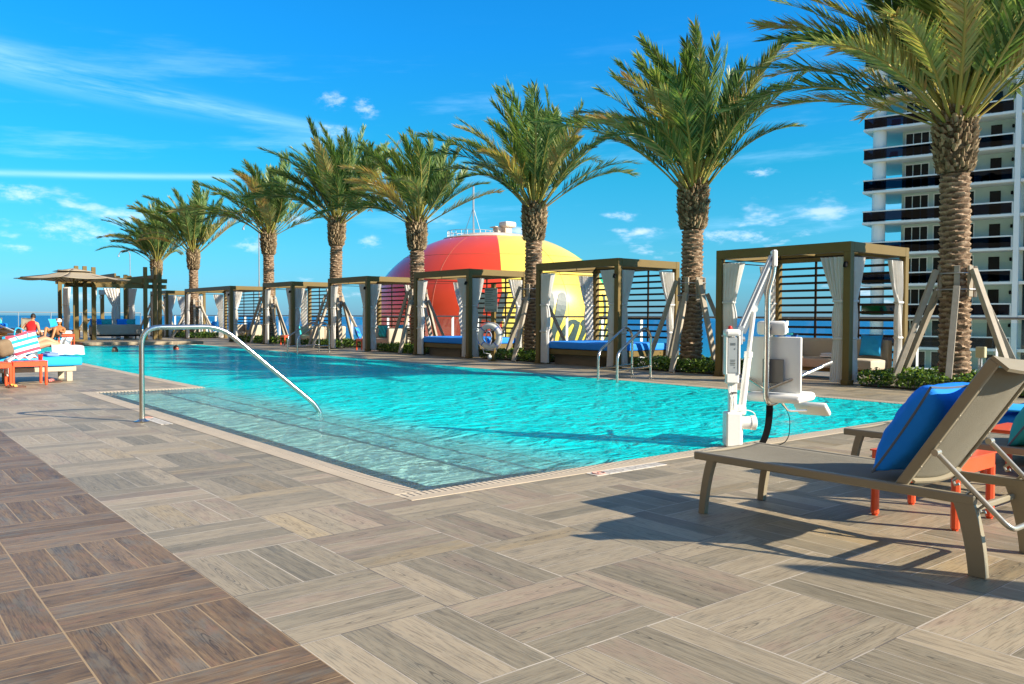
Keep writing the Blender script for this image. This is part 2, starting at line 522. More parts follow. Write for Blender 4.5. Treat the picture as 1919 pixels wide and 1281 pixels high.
MT = dict(
    deck=deck_material(), grate_x=grate_material(0), grate_y=grate_material(1), water=water_material(), sea=sea_material(),
    coping=M("coping_stone", (0.60, 0.485, 0.345), 0.6, var=0.2, scale=3.0, bump=0.2, bscale=30),
    plaster=plaster_material("pool_plaster", (0.01, 0.86, 0.95), (0.008, 0.78, 0.88)),
    shelf=plaster_material("pool_shelf_plaster", (0.62, 0.97, 0.86), (0.52, 0.93, 0.82)),
    navy=plaster_material("navy_pool_tile", (0.008, 0.020, 0.11), (0.005, 0.010, 0.06)),
    bronze=M("bronze_painted_metal", (0.185, 0.125, 0.038), 0.50, spec=0.25, var=0.12, scale=4, bump=0.05, bscale=60),
    slat=M("slat_metal", (0.040, 0.022, 0.010), 0.6, spec=0.2, var=0.15),
    curtain=M("curtain_canvas", (0.86, 0.83, 0.79), 0.9, var=0.07, scale=9, bump=0.15, bscale=90, trans=0.25),
    blue=M("blue_cushion_canvas", (0.012, 0.26, 0.88), 0.75, var=0.06, scale=8, bump=0.12, bscale=70),
    sky_blue=M("bright_blue_canvas", (0.015, 0.40, 0.82), 0.8, var=0.06, bump=0.1),
    pillow_blue=M("royal_blue_canvas", (0.008, 0.25, 0.95), 0.8, var=0.10, scale=5, bump=0.9, bscale=7, spec=0.25),
    teal=M("teal_canvas", (0.02, 0.42, 0.45), 0.78, var=0.10, scale=7, bump=0.3, bscale=12),
    aqua=M("aqua_canvas", (0.03, 0.62, 0.72), 0.8, var=0.08),
    piping=M("grey_piping", (0.10, 0.13, 0.18), 0.6),
    beige=M("beige_upholstery", (0.56, 0.47, 0.35), 0.85, var=0.08, scale=8, bump=0.15, bscale=120),
    greige=M("grey_wicker", (0.46, 0.40, 0.33), 0.7, var=0.15, bump=0.3, bscale=80),
    taupe=M("taupe_painted_aluminium", (0.300, 0.255, 0.175), 0.38, var=0.06, scale=5, bump=0.04, bscale=80),
    sling=M("taupe_sling_mesh", (0.340, 0.305, 0.235), 0.85, var=0.10, scale=9, bump=0.8, bscale=300, trans=0.12, spec=0.2),
    bar=M("brushed_support_tube", (0.52, 0.47, 0.38), 0.3, metal=0.6, var=0.08),
    orange=M("orange_painted_metal", (0.86, 0.105, 0.030), 0.36, var=0.06, scale=5, bump=0.05, bscale=50, coat=0.2),
    steel=M("stainless_steel", (0.66, 0.63, 0.57), 0.20, metal=1.0, var=0.08, scale=3, bump=0.03, bscale=90),
    white=M("white_powder_coat", (0.86, 0.85, 0.81), 0.32, var=0.05, scale=6, bump=0.04, bscale=40, coat=0.15),
    white2=M("white_plastic", (0.90, 0.88, 0.83), 0.38, var=0.05, scale=4),
    lift_grey=M("grey_plate", (0.22, 0.21, 0.20), 0.4, metal=0.3),
    lift_panel=M("pale_grey_battery", (0.40, 0.44, 0.45), 0.45),
    red=M("red_plastic", (0.70, 0.03, 0.02), 0.35),
    black=M("black_webbing", (0.010, 0.010, 0.011), 0.8, spec=0.15),
    timber=M("grey_weathered_timber", (0.50, 0.43, 0.34), 0.85, var=0.22, scale=9, bump=0.3, bscale=50),
    strap=M("steel_banding", (0.55, 0.54, 0.52), 0.35, metal=0.7),
    burlap=M("dark_trunk_padding", (0.05, 0.04, 0.03), 0.95, bump=0.5, bscale=60),
    bark=bark_material("palm_bark", (0.040, 0.024, 0.015), (0.27, 0.180, 0.115), (0.62, 0.47, 0.335)),
    boot=bark_material("palm_boots", (0.035, 0.022, 0.012), (0.23, 0.165, 0.095), (0.52, 0.39, 0.24)),
    frond=leaf_material("palm_leaflet", [(0.0, (0.022, 0.045, 0.010)), (0.28, (0.066, 0.140, 0.036)), (0.50, (0.225, 0.345, 0.115)), (0.74, (0.52, 0.52, 0.23)), (1.0, (0.56, 0.34, 0.15))], 0.36, 0.36),
    rachis=leaf_material("palm_stem", [(0.0, (0.22, 0.26, 0.06)), (0.5, (0.34, 0.34, 0.08)), (1.0, (0.46, 0.26, 0.08))], 0.05, 0.4),
    hedge=leaf_material("hedge_leaf", [(0.0, (0.016, 0.050, 0.010)), (0.5, (0.080, 0.165, 0.024)), (1.0, (0.27, 0.38, 0.06))], 0.25, 0.30),
    soil=M("planting_soil", (0.035, 0.028, 0.02), 0.95, bump=0.5, bscale=30),
    rail=M("grey_handrail", (0.30, 0.29, 0.27), 0.4, metal=0.3),
    railpost=M("white_rail_post", (0.74, 0.74, 0.72), 0.4),
    railglass=glass_material("railing_glass", (0.88, 0.95, 0.96), 1.45),
    towerwhite=M("white_stucco", (0.80, 0.82, 0.75), 0.8, var=0.05, scale=0.8, bump=0.05, bscale=8),
    towerwall=M("pale_green_wall", (0.50, 0.60, 0.52), 0.85, var=0.05, scale=0.7),
    towerglass=M("dark_window_glass", (0.005, 0.014, 0.015), 0.10, var=0.3, scale=0.6, spec=0.22),
    balconyglass=glass_material("tinted_balcony_glass", (0.10, 0.17, 0.23), 1.30),
    bayglass=M("teal_curtain_wall_glass", (0.008, 0.040, 0.045), 0.08, var=0.4, scale=0.3, spec=0.35),
    skin=M("skin", (0.60, 0.30, 0.165), 0.55, var=0.06, scale=10),
    skin2=M("tanned_skin", (0.52, 0.21, 0.08), 0.5, var=0.06, scale=10),
    hair=M("dark_hair", (0.020, 0.013, 0.010), 0.6, bump=0.4, bscale=80),
    redcloth=M("red_shirt_cloth", (0.70, 0.012, 0.015), 0.85, bump=0.2, bscale=20),
    greycloth=M("grey_swim_cloth", (0.20, 0.22, 0.23), 0.85, bump=0.2, bscale=20),
    brownbag=M("brown_woven_bag", (0.24, 0.16, 0.09), 0.8, bump=0.4, bscale=60),
    towelw=M("white_towel_cloth", (0.80, 0.80, 0.79), 0.95, var=0.04, bump=0.5, bscale=90),
    towelb=M("blue_towel_cloth", (0.22, 0.30, 0.62), 0.95, bump=0.5, bscale=90),
    canopy=M("beige_umbrella_canvas", (0.50, 0.42, 0.30), 0.85, var=0.05, trans=0.25),
    concrete=M("plinth_stone", (0.26, 0.22, 0.17), 0.8, bump=0.2, bscale=25),
    ring=M("life_ring_foam", (0.70, 0.72, 0.70), 0.45, var=0.05),
    rope=M("blue_white_rope", (0.60, 0.62, 0.78), 0.8, bump=0.4, bscale=200),
    board=M("grey_sign_panel", (0.33, 0.38, 0.34), 0.5, var=0.05),
    ink=M("dark_ink", (0.025, 0.035, 0.03), 0.6),
    letter=M("charcoal_lettering", (0.055, 0.085, 0.085), 0.5),
    d_red=M("glossy_red_paint", (0.74, 0.058, 0.018), 0.30, var=0.10, scale=0.5, coat=0.3),
    d_yel=M("glossy_yellow_paint", (0.86, 0.64, 0.10), 0.30, var=0.08, scale=0.5, coat=0.3),
    d_blu=M("glossy_blue_paint", (0.02, 0.09, 0.42), 0.27, var=0.05, scale=0.3, coat=0.4),
    d_grn=M("glossy_green_paint", (0.03, 0.62, 0.06), 0.27, var=0.05, scale=0.3, coat=0.4),
    d_wht=M("weathered_white_paint", (0.72, 0.66, 0.58), 0.5, c2=(0.55, 0.40, 0.27), scale=0.6),
    galv=M("galvanised_metal", (0.50, 0.51, 0.52), 0.45, metal=0.6),
    util=M("yellowed_plastic_box", (0.58, 0.52, 0.30), 0.5),
    markt=M("white_marker_tile", (0.66, 0.60, 0.52), 0.5, var=0.12, scale=20),
    faded_red=M("faded_red_print", (0.62, 0.30, 0.24), 0.6),
    faded_ink=M("faded_grey_print", (0.34, 0.31, 0.28), 0.6),
    leather=M("sandal_leather", (0.12, 0.05, 0.03), 0.6),
    floral=M("red_sandal_fabric", (0.60, 0.03, 0.06), 0.7, c2=(0.8, 0.5, 0.4), scale=60),
    yellowtoy=M("yellow_floral_fabric", (0.75, 0.60, 0.10), 0.6, c2=(0.7, 0.08, 0.06), scale=40),
    stripe_towel=stripes_material("striped_beach_bag_cloth", 2, [(0.75, 0.75, 0.75), (0.02, 0.36, 0.60), (0.78, 0.78, 0.76), (0.02, 0.45, 0.70), (0.75, 0.74, 0.76), (0.72, 0.06, 0.10)], 0.30),
    stripe_blue=stripes_material("blue_striped_canvas", (0.7, 0.5, 0.6), [(0.01, 0.12, 0.55), (0.02, 0.35, 0.75)], 0.12),
    stripe_teal=stripes_material("teal_striped_canvas", (0.7, 0.5, 0.6), [(0.02, 0.35, 0.38), (0.03, 0.55, 0.58)], 0.10),
    bottle=glass_material("clear_plastic_bottle", (0.80, 0.92, 0.96), 1.35),
    sand=M("beach_sand", (0.45, 0.38, 0.27), 0.9, var=0.1, scale=0.3),
)


# ------------------------------------------------------------------ mesh helpers
def frame(ax):
    ax = Vector(ax).normalized()
    up = Vector((0, 0, 1)) if abs(ax.z) < 0.95 else Vector((1, 0, 0))
    a = ax.cross(up).normalized()
    return a, a.cross(ax).normalized()


class MB:
    def __init__(s):
        s.v, s.f, s.mi, s.tone = [], [], [], []

    def add(s, vs, fs, mi=0, tone=0.5):
        o = len(s.v)
        s.v += [tuple(x) for x in vs]
        for q in fs:
            s.f.append(tuple(i + o for i in q))
            s.mi.append(mi)
            s.tone.append(tone)
        return s

    def box(s, c, size, ch=0.0, rot=None, mi=0):
        """box centred at c; ch cuts the edges; rot a Matrix"""
        hx, hy, hz = size[0] / 2, size[1] / 2, size[2] / 2
        c = Vector(c)
        if ch <= 0:
            vs = [Vector((x * hx, y * hy, z * hz)) for x in (-1, 1) for y in (-1, 1) for z in (-1, 1)]
            fs = [(0, 1, 3, 2), (4, 6, 7, 5), (0, 4, 5, 1), (2, 3, 7, 6), (0, 2, 6, 4), (1, 5, 7, 3)]
        else:
            ch = min(ch, hx * .9, hy * .9, hz * .9)
            bm = bmesh.new()
            bmesh.ops.create_cube(bm, size=1.0)
            for v in bm.verts:
                v.co = Vector((v.co.x * 2 * hx, v.co.y * 2 * hy, v.co.z * 2 * hz))
            bmesh.ops.bevel(bm, geom=list(bm.edges), offset=ch, segments=2 if ch > 0.012 else 1, profile=0.5, affect='EDGES')
            bm.verts.index_update()
            vs = [v.co.copy() for v in bm.verts]
            fs = [tuple(v.index for v in f.verts) for f in bm.faces]
            bm.free()
        if rot is not None:
            vs = [rot @ v for v in vs]
        return s.add([v + c for v in vs], fs, mi)

    def span(s, a, b, ch=0.0, mi=0):
        a, b = Vector(a), Vector(b)
        return s.box((a + b) / 2, [abs(x) for x in (b - a)], ch, None, mi)

    def beam(s, a, b, w, h, ch=0.0, up=(0, 0, 1), mi=0):
        a, b = Vector(a), Vector(b)
        y = (b - a).normalized()
        u = Vector(up)
        x = y.cross(u).normalized()
        z = x.cross(y).normalized()
        m = Matrix((x, y, z)).transposed()
        return s.box((a + b) / 2, (w, (b - a).length, h), ch, m, mi)

    def tube(s, pts, r, seg=8, caps=True, mi=0, flat=1.0):
        pts = [Vector(p) for p in pts]
        n = len(pts)
        rr = r if isinstance(r, (list, tuple)) else [r] * n
        vs, fs = [], []
        a0, b0 = frame(pts[1] - pts[0])
        for i, p in enumerate(pts):
            t = (pts[min(i + 1, n - 1)] - pts[max(i - 1, 0)]).normalized()
            a = (a0 - t * a0.dot(t)).normalized()
            b = t.cross(a).normalized()
            a0 = a
            for k in range(seg):
                an = 2 * PI * k / seg
                vs.append(p + (a * math.cos(an) + b * math.sin(an) * flat) * rr[i])
        for i in range(n - 1):
            for k in range(seg):
                k2 = (k + 1) % seg
                fs.append((i * seg + k, i * seg + k2, (i + 1) * seg + k2, (i + 1) * seg + k))
        if caps:
            fs.append(tuple(reversed(range(seg))))
            fs.append(tuple((n - 1) * seg + k for k in range(seg)))
        return s.add(vs, fs, mi)

    def ribbon(s, pts, width, thick, side, ch=0, mi=0):
        """flat bar along pts, its width along the vector side"""
        pts = [Vector(p) for p in pts]
        n = len(pts)
        ww = width if isinstance(width, (list, tuple)) else [width] * n
        sd = Vector(side).normalized()
        vs, fs = [], []
        for i, p in enumerate(pts):
            t = (pts[min(i + 1, n - 1)] - pts[max(i - 1, 0)]).normalized()
            nn = t.cross(sd).normalized()
            for (x, y) in ((-1, -1), (1, -1), (1, 1), (-1, 1)):
                vs.append(p + sd * x * ww[i] / 2 + nn * y * thick / 2)
        for i in range(n - 1):
            for k in range(4):
                k2 = (k + 1) % 4
                fs.append((i * 4 + k, i * 4 + k2, i * 4 + 4 + k2, i * 4 + 4 + k))
        fs += [(3, 2, 1, 0), tuple((n - 1) * 4 + k for k in range(4))]
        return s.add(vs, fs, mi)

    def lathe(s, prof, c=(0, 0, 0), seg=16, mi=0, axis=None):
        c = Vector(c)
        vs, fs = [], []
        q = Vector((0, 0, 1)).rotation_difference(Vector(axis)) if axis is not None else None
        for (r, z) in prof:
            for k in range(seg):
                an = 2 * PI * k / seg
                v = Vector((r * math.cos(an), r * math.sin(an), z))
                if q:
                    v = q @ v
                vs.append(c + v)
        for i in range(len(prof) - 1):
            for k in range(seg):
                k2 = (k + 1) % seg
                fs.append((i * seg + k, i * seg + k2, (i + 1) * seg + k2, (i + 1) * seg + k))
        fs.append(tuple(reversed(range(seg))))
        fs.append(tuple((len(prof) - 1) * seg + k for k in range(seg)))
        return s.add(vs, fs, mi)

    def grid(s, fn, nu, nv, mi=0, closed_u=False):
        vs = [fn(i / nu, j / nv) for j in range(nv + 1) for i in range(nu + (0 if closed_u else 1))]
        w_ = nu if closed_u else nu + 1
        fs = []
        for j in range(nv):
            for i in range(nu):
                i2 = (i + 1) % w_ if closed_u else i + 1
                fs.append((j * w_ + i, j * w_ + i2, (j + 1) * w_ + i2, (j + 1) * w_ + i))
        return s.add(vs, fs, mi)

    def build(s, name, mats, parent=None, smooth=False, world=False, solid=0.0, tones=False, angle=None):
        me = bpy.data.meshes.new(name)
        vs = s.v
        if world and parent is not None:
            inv = parent.matrix_basis.inverted()
            vs = [inv @ Vector(v) for v in vs]
        me.from_pydata(vs, [], s.f)
        mats = mats if isinstance(mats, (list, tuple)) else [mats]
        for m_ in mats:
            me.materials.append(MT[m_] if isinstance(m_, str) else m_)
        if len(mats) > 1:
            me.polygons.foreach_set('material_index', s.mi)
        if tones:
            at = me.attributes.new('tone', 'FLOAT', 'FACE')
            at.data.foreach_set('value', s.tone)
        me.update()
        if smooth:
            me.polygons.foreach_set('use_smooth', [True] * len(me.polygons))
            me.set_sharp_from_angle(angle=R(angle or 45))
        ob = bpy.data.objects.new(name, me)
        COL.objects.link(ob)
        if parent is not None:
            ob.parent = parent
        if solid:
            md = ob.modifiers.new('solid', 'SOLIDIFY')
            md.thickness = solid
        return ob


def tag(o, label=None, cat=None, group=None, kind=None):
    if label:
        o['label'] = label
    if cat:
        o['category'] = cat
    if group:
        o['group'] = group
    if kind:
        o['kind'] = kind
    return o


def thing(name, label, cat, loc=(0, 0, 0), rz=0.0, group=None, mat=None):
    o = bpy.data.objects.new(name, None)
    COL.objects.link(o)
    o.empty_display_size = 0.2
    if mat is not None:
        o.matrix_basis = mat
    else:
        o.location = loc
        o.rotation_euler = (0, 0, rz)
    return tag(o, label, cat, group)


def copy_tree(o, parent=None, only=None):
    c = o.copy()
    COL.objects.link(c)
    if parent is not None:
        c.parent = parent
    for ch in list(o.children):
        copy_tree(ch, c)
    return c


def struct(name, mb, mat, **kw):
    return tag(mb.build(name, mat, **kw), kind='structure')


def bez(p0, p1, p2, n=8):
    p0, p1, p2 = Vector(p0), Vector(p1), Vector(p2)
    return [p0 * (1 - t) ** 2 + p1 * 2 * t * (1 - t) + p2 * t * t for t in [i / n for i in range(n + 1)]]


def rounded(pts, r, n=5):
    """polyline with its inner corners rounded"""
    pts = [Vector(p) for p in pts]
    out = [pts[0]]
    for i in range(1, len(pts) - 1):
        a, b, c = pts[i - 1], pts[i], pts[i + 1]
        d1 = min(r, (a - b).length * 0.48)
        d2 = min(r, (c - b).length * 0.48)
        out += bez(b + (a - b).normalized() * d1, b, b + (c - b).normalized() * d2, n)
    out.append(pts[-1])
    return out

# ================================================================== the setting
# deck, coping, pool
b = MB()
for (x0, x1, y0, y1) in ((-40, 2.7, -20, 64), (2.7, 17.3, -20, 4.3), (2.7, 4.25, 13.3, 64), (4.25, 17.3, 33.2, 64), (11.1, 17.3, 4.3, 33.2)):
    b.add([(x0, y0, 0), (x1, y0, 0), (x1, y1, 0), (x0, y1, 0)], [(0, 1, 2, 3)])
struct("deck", b, 'deck')
edges = [  # run axis, fixed from, fixed to (pool side last), start, end
    (0, 4.3, 4.5, 2.7, 11.1), (1, 2.7, 2.9, 4.5, 13.3), (0, 13.3, 13.1, 2.9, 4.45), (1, 4.25, 4.45, 13.3, 33.2), (0, 33.2, 33.0, 4.45, 10.9), (1, 11.1, 10.9, 4.5, 33.2)]
cp, gx, gy = MB(), MB(), MB()
for (ax, f0, f1, s0, s1) in edges:
    mid = f0 + (f1 - f0) * 0.5

    def put(mb, a, c_, z0=-0.06, z1=0.003, inset=0.0):
        lo, hi = min(a, c_), max(a, c_)
        if ax == 0:
            mb.span((s0 + inset, lo, z0), (s1 - inset, hi, z1), 0.002)
        else:
            mb.span((lo, s0 + inset, z0), (hi, s1 - inset, z1), 0.002)
    put(cp, f0, mid)
    put(gx if ax == 0 else gy, mid, f1, -0.06, 0.001, 0.001)
struct("pool_coping", cp, 'coping')
struct("gutter_grate", gx, 'grate_x')
struct("gutter_grate", gy, 'grate_y')

# basin: navy waterline ledge, walls, floor and bay steps
nv = MB()
LZ = -0.012
L = 0.15
for (x0, x1, y0, y1) in ((2.9, 10.9, 4.5, 4.5 + L), (2.9, 2.9 + L, 4.5 + L, 13.1 - L), (2.9, 4.45, 13.1 - L, 13.1), (4.45, 4.45 + L, 13.1, 33 - L), (4.45, 10.9, 33 - L, 33), (10.9 - L, 10.9, 4.5 + L, 33 - L)):
    nv.span((x0, y0, LZ - 0.16), (x1, y1, LZ))
# nosings of the steps
NX = (3.76, 4.27, 4.72)
NZ = (-0.040, -0.070, -0.105, -0.14)
for i, x in enumerate(NX):
    n_ = 220
    pp_ = []
    for q in range(n_ + 1):
        y_ = 4.5 + L + (8.6 - 2 * L) * q / n_
        pp_.append(Vector((x - .022 + .035 * noise.noise(Vector((y_ * 4.3, x * 3, 0))) + .015 * noise.noise(Vector((y_ * 13, x, 4))), y_, NZ[i] + .001)))
    nv.ribbon(pp_, [max(.006, .045 + .045 * noise.noise(Vector((q * .31, x * 5, 2)))) for q in range(n_ + 1)], .006, (1, 0, 0))
struct("pool_waterline_tile", nv, 'navy')
bs = MB()
bs.span((2.9, 4.5, -0.30), (NX[0] - 0.001, 13.1, NZ[0]))
struct("pool_shelf", bs, 'shelf')
bs = MB()
bs.span((NX[0] - 0.001, 4.5, -0.60), (NX[1] - 0.001, 13.1, NZ[1]))
struct("pool_step", bs, plaster_material("pool_step_plaster", (0.34, 0.95, 0.92), (0.28, 0.90, 0.88)))
bs = MB()
bs.span((NX[1] - 0.001, 4.5, -0.9), (NX[2] - 0.001, 13.1, NZ[2]))
struct("pool_step", bs, plaster_material("pool_lower_step_plaster", (0.12, 0.93, 0.92), (0.10, 0.88, 0.88)))
bs = MB()
FZ = -0.42
bs.span((2.9, 4.3, FZ - 0.1), (11.0, 33.1, FZ))
bs.span((4.45, 13.1, FZ), (4.45 + L - 0.004, 33, LZ - 0.161))
bs.span((10.9 - L + 0.004, 4.5, FZ), (11.0, 33, LZ - 0.161))
bs.span((4.7, 4.4, FZ), (10.9, 4.5 + L - 0.004, LZ - 0.161))
bs.span((4.45, 33 - L + 0.004, FZ), (10.9, 33.1, LZ - 0.161))
struct("pool_basin", bs, 'plaster')
b = MB()
WZ = -0.004
b.add([(2.9, 4.5, WZ), (10.9, 4.5, WZ), (10.9, 13.1, WZ), (2.9, 13.1, WZ), (4.45, 13.1, WZ), (10.9, 33, WZ), (4.45, 33, WZ)], [(0, 1, 2, 4, 3), (4, 2, 5, 6)])
struct("pool_water", b, 'water')

# hotel block under the terrace, raised platform beyond the pool, sea, beach
b = MB()
b.span((-40, -20, -26), (17.4, 64.2, -1.6))
b.span((17.3, -20, -1.6), (17.45, 64.2, 0.10))
b.span((-40, 64.0, -1.6), (17.3, 64.2, 0.10))
b.span((-40, -20.2, -1.6), (17.45, -20.0, -0.004))
struct("hotel_building_base", b, 'towerwhite')
b = MB()
b.span((6.9, 37.6, 0.002), (12.9, 45.2, 0.14), 0.01)
struct("pergola_platform", b, 'deck')
b = MB()
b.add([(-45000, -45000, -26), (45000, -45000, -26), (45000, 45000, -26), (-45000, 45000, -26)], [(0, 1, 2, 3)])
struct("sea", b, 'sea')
b = MB()
b.add([(-200, -400, -25.5), (120, -400, -25.5), (130, 30, -25.5), (70, 52, -25.5), (-200, 62, -25.5)], [(0, 1, 2, 3, 4)])
struct("beach", b, 'sand')

# ------------------------------------------------------------------ railings
def railing(name, label, a, bb, n, group='glass deck railings', top=1.12, pw=.10):
    a, bb = Vector(a), Vector(bb)
    t = thing(name, label, 'railing', a, group=group)
    dv = (bb - a)
    u = dv.normalized()
    mb = MB()
    mb.tube([Vector((0, 0, top)), dv + Vector((0, 0, top))], 0.025, 8)
    mb.build('top_rail', 'rail', t, smooth=True)
    st = dv / n
    pm = None
    gm = None
    L_ = st.length
    for i in range(n + 1):
        p = st * i
        if pm is None:
            mb = MB()
            mb.beam((0, 0, 0.0), (0, 0, top - 0.02), 0.012, pw, 0.002, up=u.cross(Vector((0, 0, 1))))
            mb.beam((0, 0, 0.0), (0, 0, 0.02), 0.10, 0.16, 0.002, up=u.cross(Vector((0, 0, 1))))
            pm = mb.build('post', 'railpost', t)
        else:
            c = pm.copy(); COL.objects.link(c); c.location = p
        if i < n:
            if gm is None:
                mb = MB()
                mb.beam(u * 0.07 + Vector((0, 0, 0.58)), u * (L_ - 0.07) + Vector((0, 0, 0.58)), 0.012, 0.90, 0)
                gm = mb.build('glass_panel', 'railglass', t)
            else:
                c = gm.copy(); COL.objects.link(c); c.location = p
    return t


railing('glass_railing', 'glass railing with white posts along the sea edge behind the cabanas', (17.1, -4.0, 0.02), (17.1, 62.0, 0.02), 44)
railing('glass_railing', 'white post railing across the far end of the terrace by the sea', (-6.0, 63.6, 0.14), (17.0, 63.6, 0.14), 12, top=1.16, pw=.24)

# ------------------------------------------------------------------ condominium tower
# local frame: x runs along the facade (to the right in the photo), y into the building, z up
P0 = RT * 34.9 + FW * 82.4
ux = (RT * 0.789 - FW * 0.614).normalized()
uy = Vector((0, 0, 1)).cross(ux)
if uy.dot(FW) < 0:
    uy = -uy
TM = Matrix(((ux.x, uy.x, 0, P0.x), (ux.y, uy.y, 0, P0.y), (0, 0, 1, 0), (0, 0, 0, 1)))
tw = thing('apartment_tower', 'white high-rise apartment tower with dark glass balconies, behind the nearest palm', 'building', mat=TM)
NF0, NF1 = -11, 13
slab, wallm, colm, glassr, toprail, fins, frames, panes, doors, bay = MB(), MB(), MB(), MB(), MB(), MB(), MB(), MB(), MB(), MB()
Z0 = 7.55
HF = 3.03
XW = 46.0
# main wall core
wallm.span((2.7, 2.0, -26), (12.75, 20, 46.9))
wallm.span((12.75, 0.5, -26), (XW, 20, 46.9))
for k in range(NF0, NF1 + 1):
    z = Z0 + HF * k
    slab.span((-0.35, -0.35, z - 0.23), (12.55, 2.0 - 0.003, z), 0.01)
    slab.span((-0.35, 2.0 - 0.003, z - 0.23), (2.7, 9.0, z), 0.01)
    slab.span((12.99, -0.18, z - 0.26), (XW, 0.5 - 0.003, z + 0.02), 0.01)
    colm.lathe([(0.62, z), (0.62, z + HF - 0.232)], (0.95, 0.55, 0), 20)
    # balcony fronts
    glassr.span((-0.27, -0.30, z + 0.06), (12.35, -0.28, z + 0.965))
    glassr.span((-0.30, -0.27, z + 0.06), (-0.28, 8.0, z + 0.965))
    for i in range(8):
        glassr.span((-0.27 + i * 1.8, -0.275, z + 0.03), (-0.24 + i * 1.8, -0.25, z + 0.965), mi=1)
    toprail.span((-0.34, -0.36, z + 0.97), (12.4, -0.25, z + 1.09), 0.005)
    toprail.span((-0.34, -0.249, z + 0.97), (-0.25, 8.0, z + 1.09), 0.005)
    toprail.span((12.4, -0.33, z + 0.001), (12.5, -0.25, z + 1.06), 0.005)
    # openings, one window = one part
    zt = z + 2.62
    r_ = random.Random(k)
    for (x0, x1, np_, y) in () if not -5 <= k <= 9 else ((2.95, 5.15, 3, 2.0), (5.55, 7.3, 2, 2.0), (7.9, 9.1, 1, 2.0)):
        fr = MB()
        fr.span((x0, y - 0.06, z + 0.001), (x0 + 0.09, y - 0.003, zt))
        fr.span((x1 - 0.09, y - 0.06, z + 0.001), (x1, y - 0.003, zt))
        fr.span((x0 + 0.09, y - 0.06, zt - 0.1), (x1 - 0.09, y - 0.003, zt))
        for q in range(1, np_):
            xm = x0 + (x1 - x0) * q / np_
            fr.span((xm - 0.035, y - 0.055, z + 0.001), (xm + 0.035, y - 0.003, zt - 0.1))
        fo = fr.build('window', 'towerwhite', tw)
        pn = MB()
        pn.span((x0 + 0.09, y - 0.03, z + 0.001), (x1 - 0.09, y - 0.002, zt - 0.1))
        pn.build('pane', 'towerglass', fo)
    dm = MB()
    dm.span((10.3, 1.96, z + 0.001), (11.2, 1.998, z + 2.4))
    dm.build('door', 'towerglass', tw)
    if -5 <= k <= 9 and (k % 2 == 0 or r_.random() < 0.5):
        lm = MB()
        lm.lathe([(0.02, 0), (0.09, 0.02), (0.11, 0.12), (0.09, 0.3), (0.02, 0.34)], (12.1, 1.86, z + 1.95), 8)
        lm.build('wall_lamp', 'black', tw)
    # curtain-wall bay at the right
    for i in range(9):
        x0 = 13.25 + i * 3.6
        pn = MB()
        pn.span((x0, 0.42, z + 0.022), (x0 + 3.3, 0.498, z + HF - 0.27))
        pn.span((x0 + 1.62, 0.39, z + 0.022), (x0 + 1.68, 0.419, z + HF - 0.27), mi=1)
        if -5 <= k <= 9 and i < 3:
            pn.build('bay_window', ['bayglass', 'towerwhite'], tw)
        else:
            bay.add(pn.v, pn.f, 0)
bay.build('upper_glazing', 'bayglass', tw)
fins.span((12.55, -0.5, -26), (12.98, 1.998, 46.5))
fins.span((XW, -0.5, -26), (XW + 0.4, 20, 46.5))
# a few things left on the balconies
for (k, x, w_, h_, c_) in ((2, 9.7, 0.6, 0.7, 'black'), (4, 1.8, 0.8, 1.1, 'blue'), (3, 1.7, 0.7, 0.9, 'blue'), (5, 2.0, 0.8, 1.0, 'black'), (0, 1.9, 0.8, 0.8, 'blue'), (1, 3.0, 0.5, 0.9, 'black')):
    fm = MB()
    zz = Z0 + HF * k
    fm.span((x, 0.9, zz + 0.4), (x + w_, 1.5, zz + 0.46), 0.01)
    fm.span((x, 1.44, zz + 0.46), (x + w_, 1.5, zz + 0.46 + h_ * 0.5), 0.01)
    for (qx, qy) in ((x + .04, .94), (x + w_ - .04, .94), (x + .04, 1.46), (x + w_ - .04, 1.46)):
        fm.span((qx - .03, qy - .03, zz + 0.001), (qx + .03, qy + .03, zz + 0.4))
    fo = fm.build('balcony_chair', c_, tw)
for i, (m_, n_, mt_) in enumerate(((slab, 'balcony_slabs', 'towerwhite'), (wallm, 'wall', 'towerwall'), (colm, 'corner_column', 'towerwhite'), (toprail, 'balcony_rail', 'towerwhite'), (fins, 'wall_fin', 'towerwhite'))):
    m_.build(n_, mt_, tw, smooth=(n_ == 'corner_column'))
glassr.build('balcony_glass', ['balconyglass', 'towerwhite'], tw)

# ------------------------------------------------------------------ beach-ball water tower
WC = RT * (-1.35) + FW * 60.0 + Vector((0, 0, 1.2))
WA, WB = 8.65, 5.95
phi0 = math.atan2(-FW.y, -FW.x)       # azimuth of the side facing the deck
wt = thing('water_tower', 'giant beach-ball water tower in red, yellow, blue and green behind the cabanas', 'water tower', WC)


def wt_pt(phi, e, k=1.0):
    """phi: degrees to the right of the facing side, e: latitude degrees"""
    a = phi0 + R(phi)
    return Vector((WA * k * math.cos(R(e)) * math.cos(a), WA * k * math.cos(R(e)) * math.sin(a), WB * k * math.sin(R(e))))


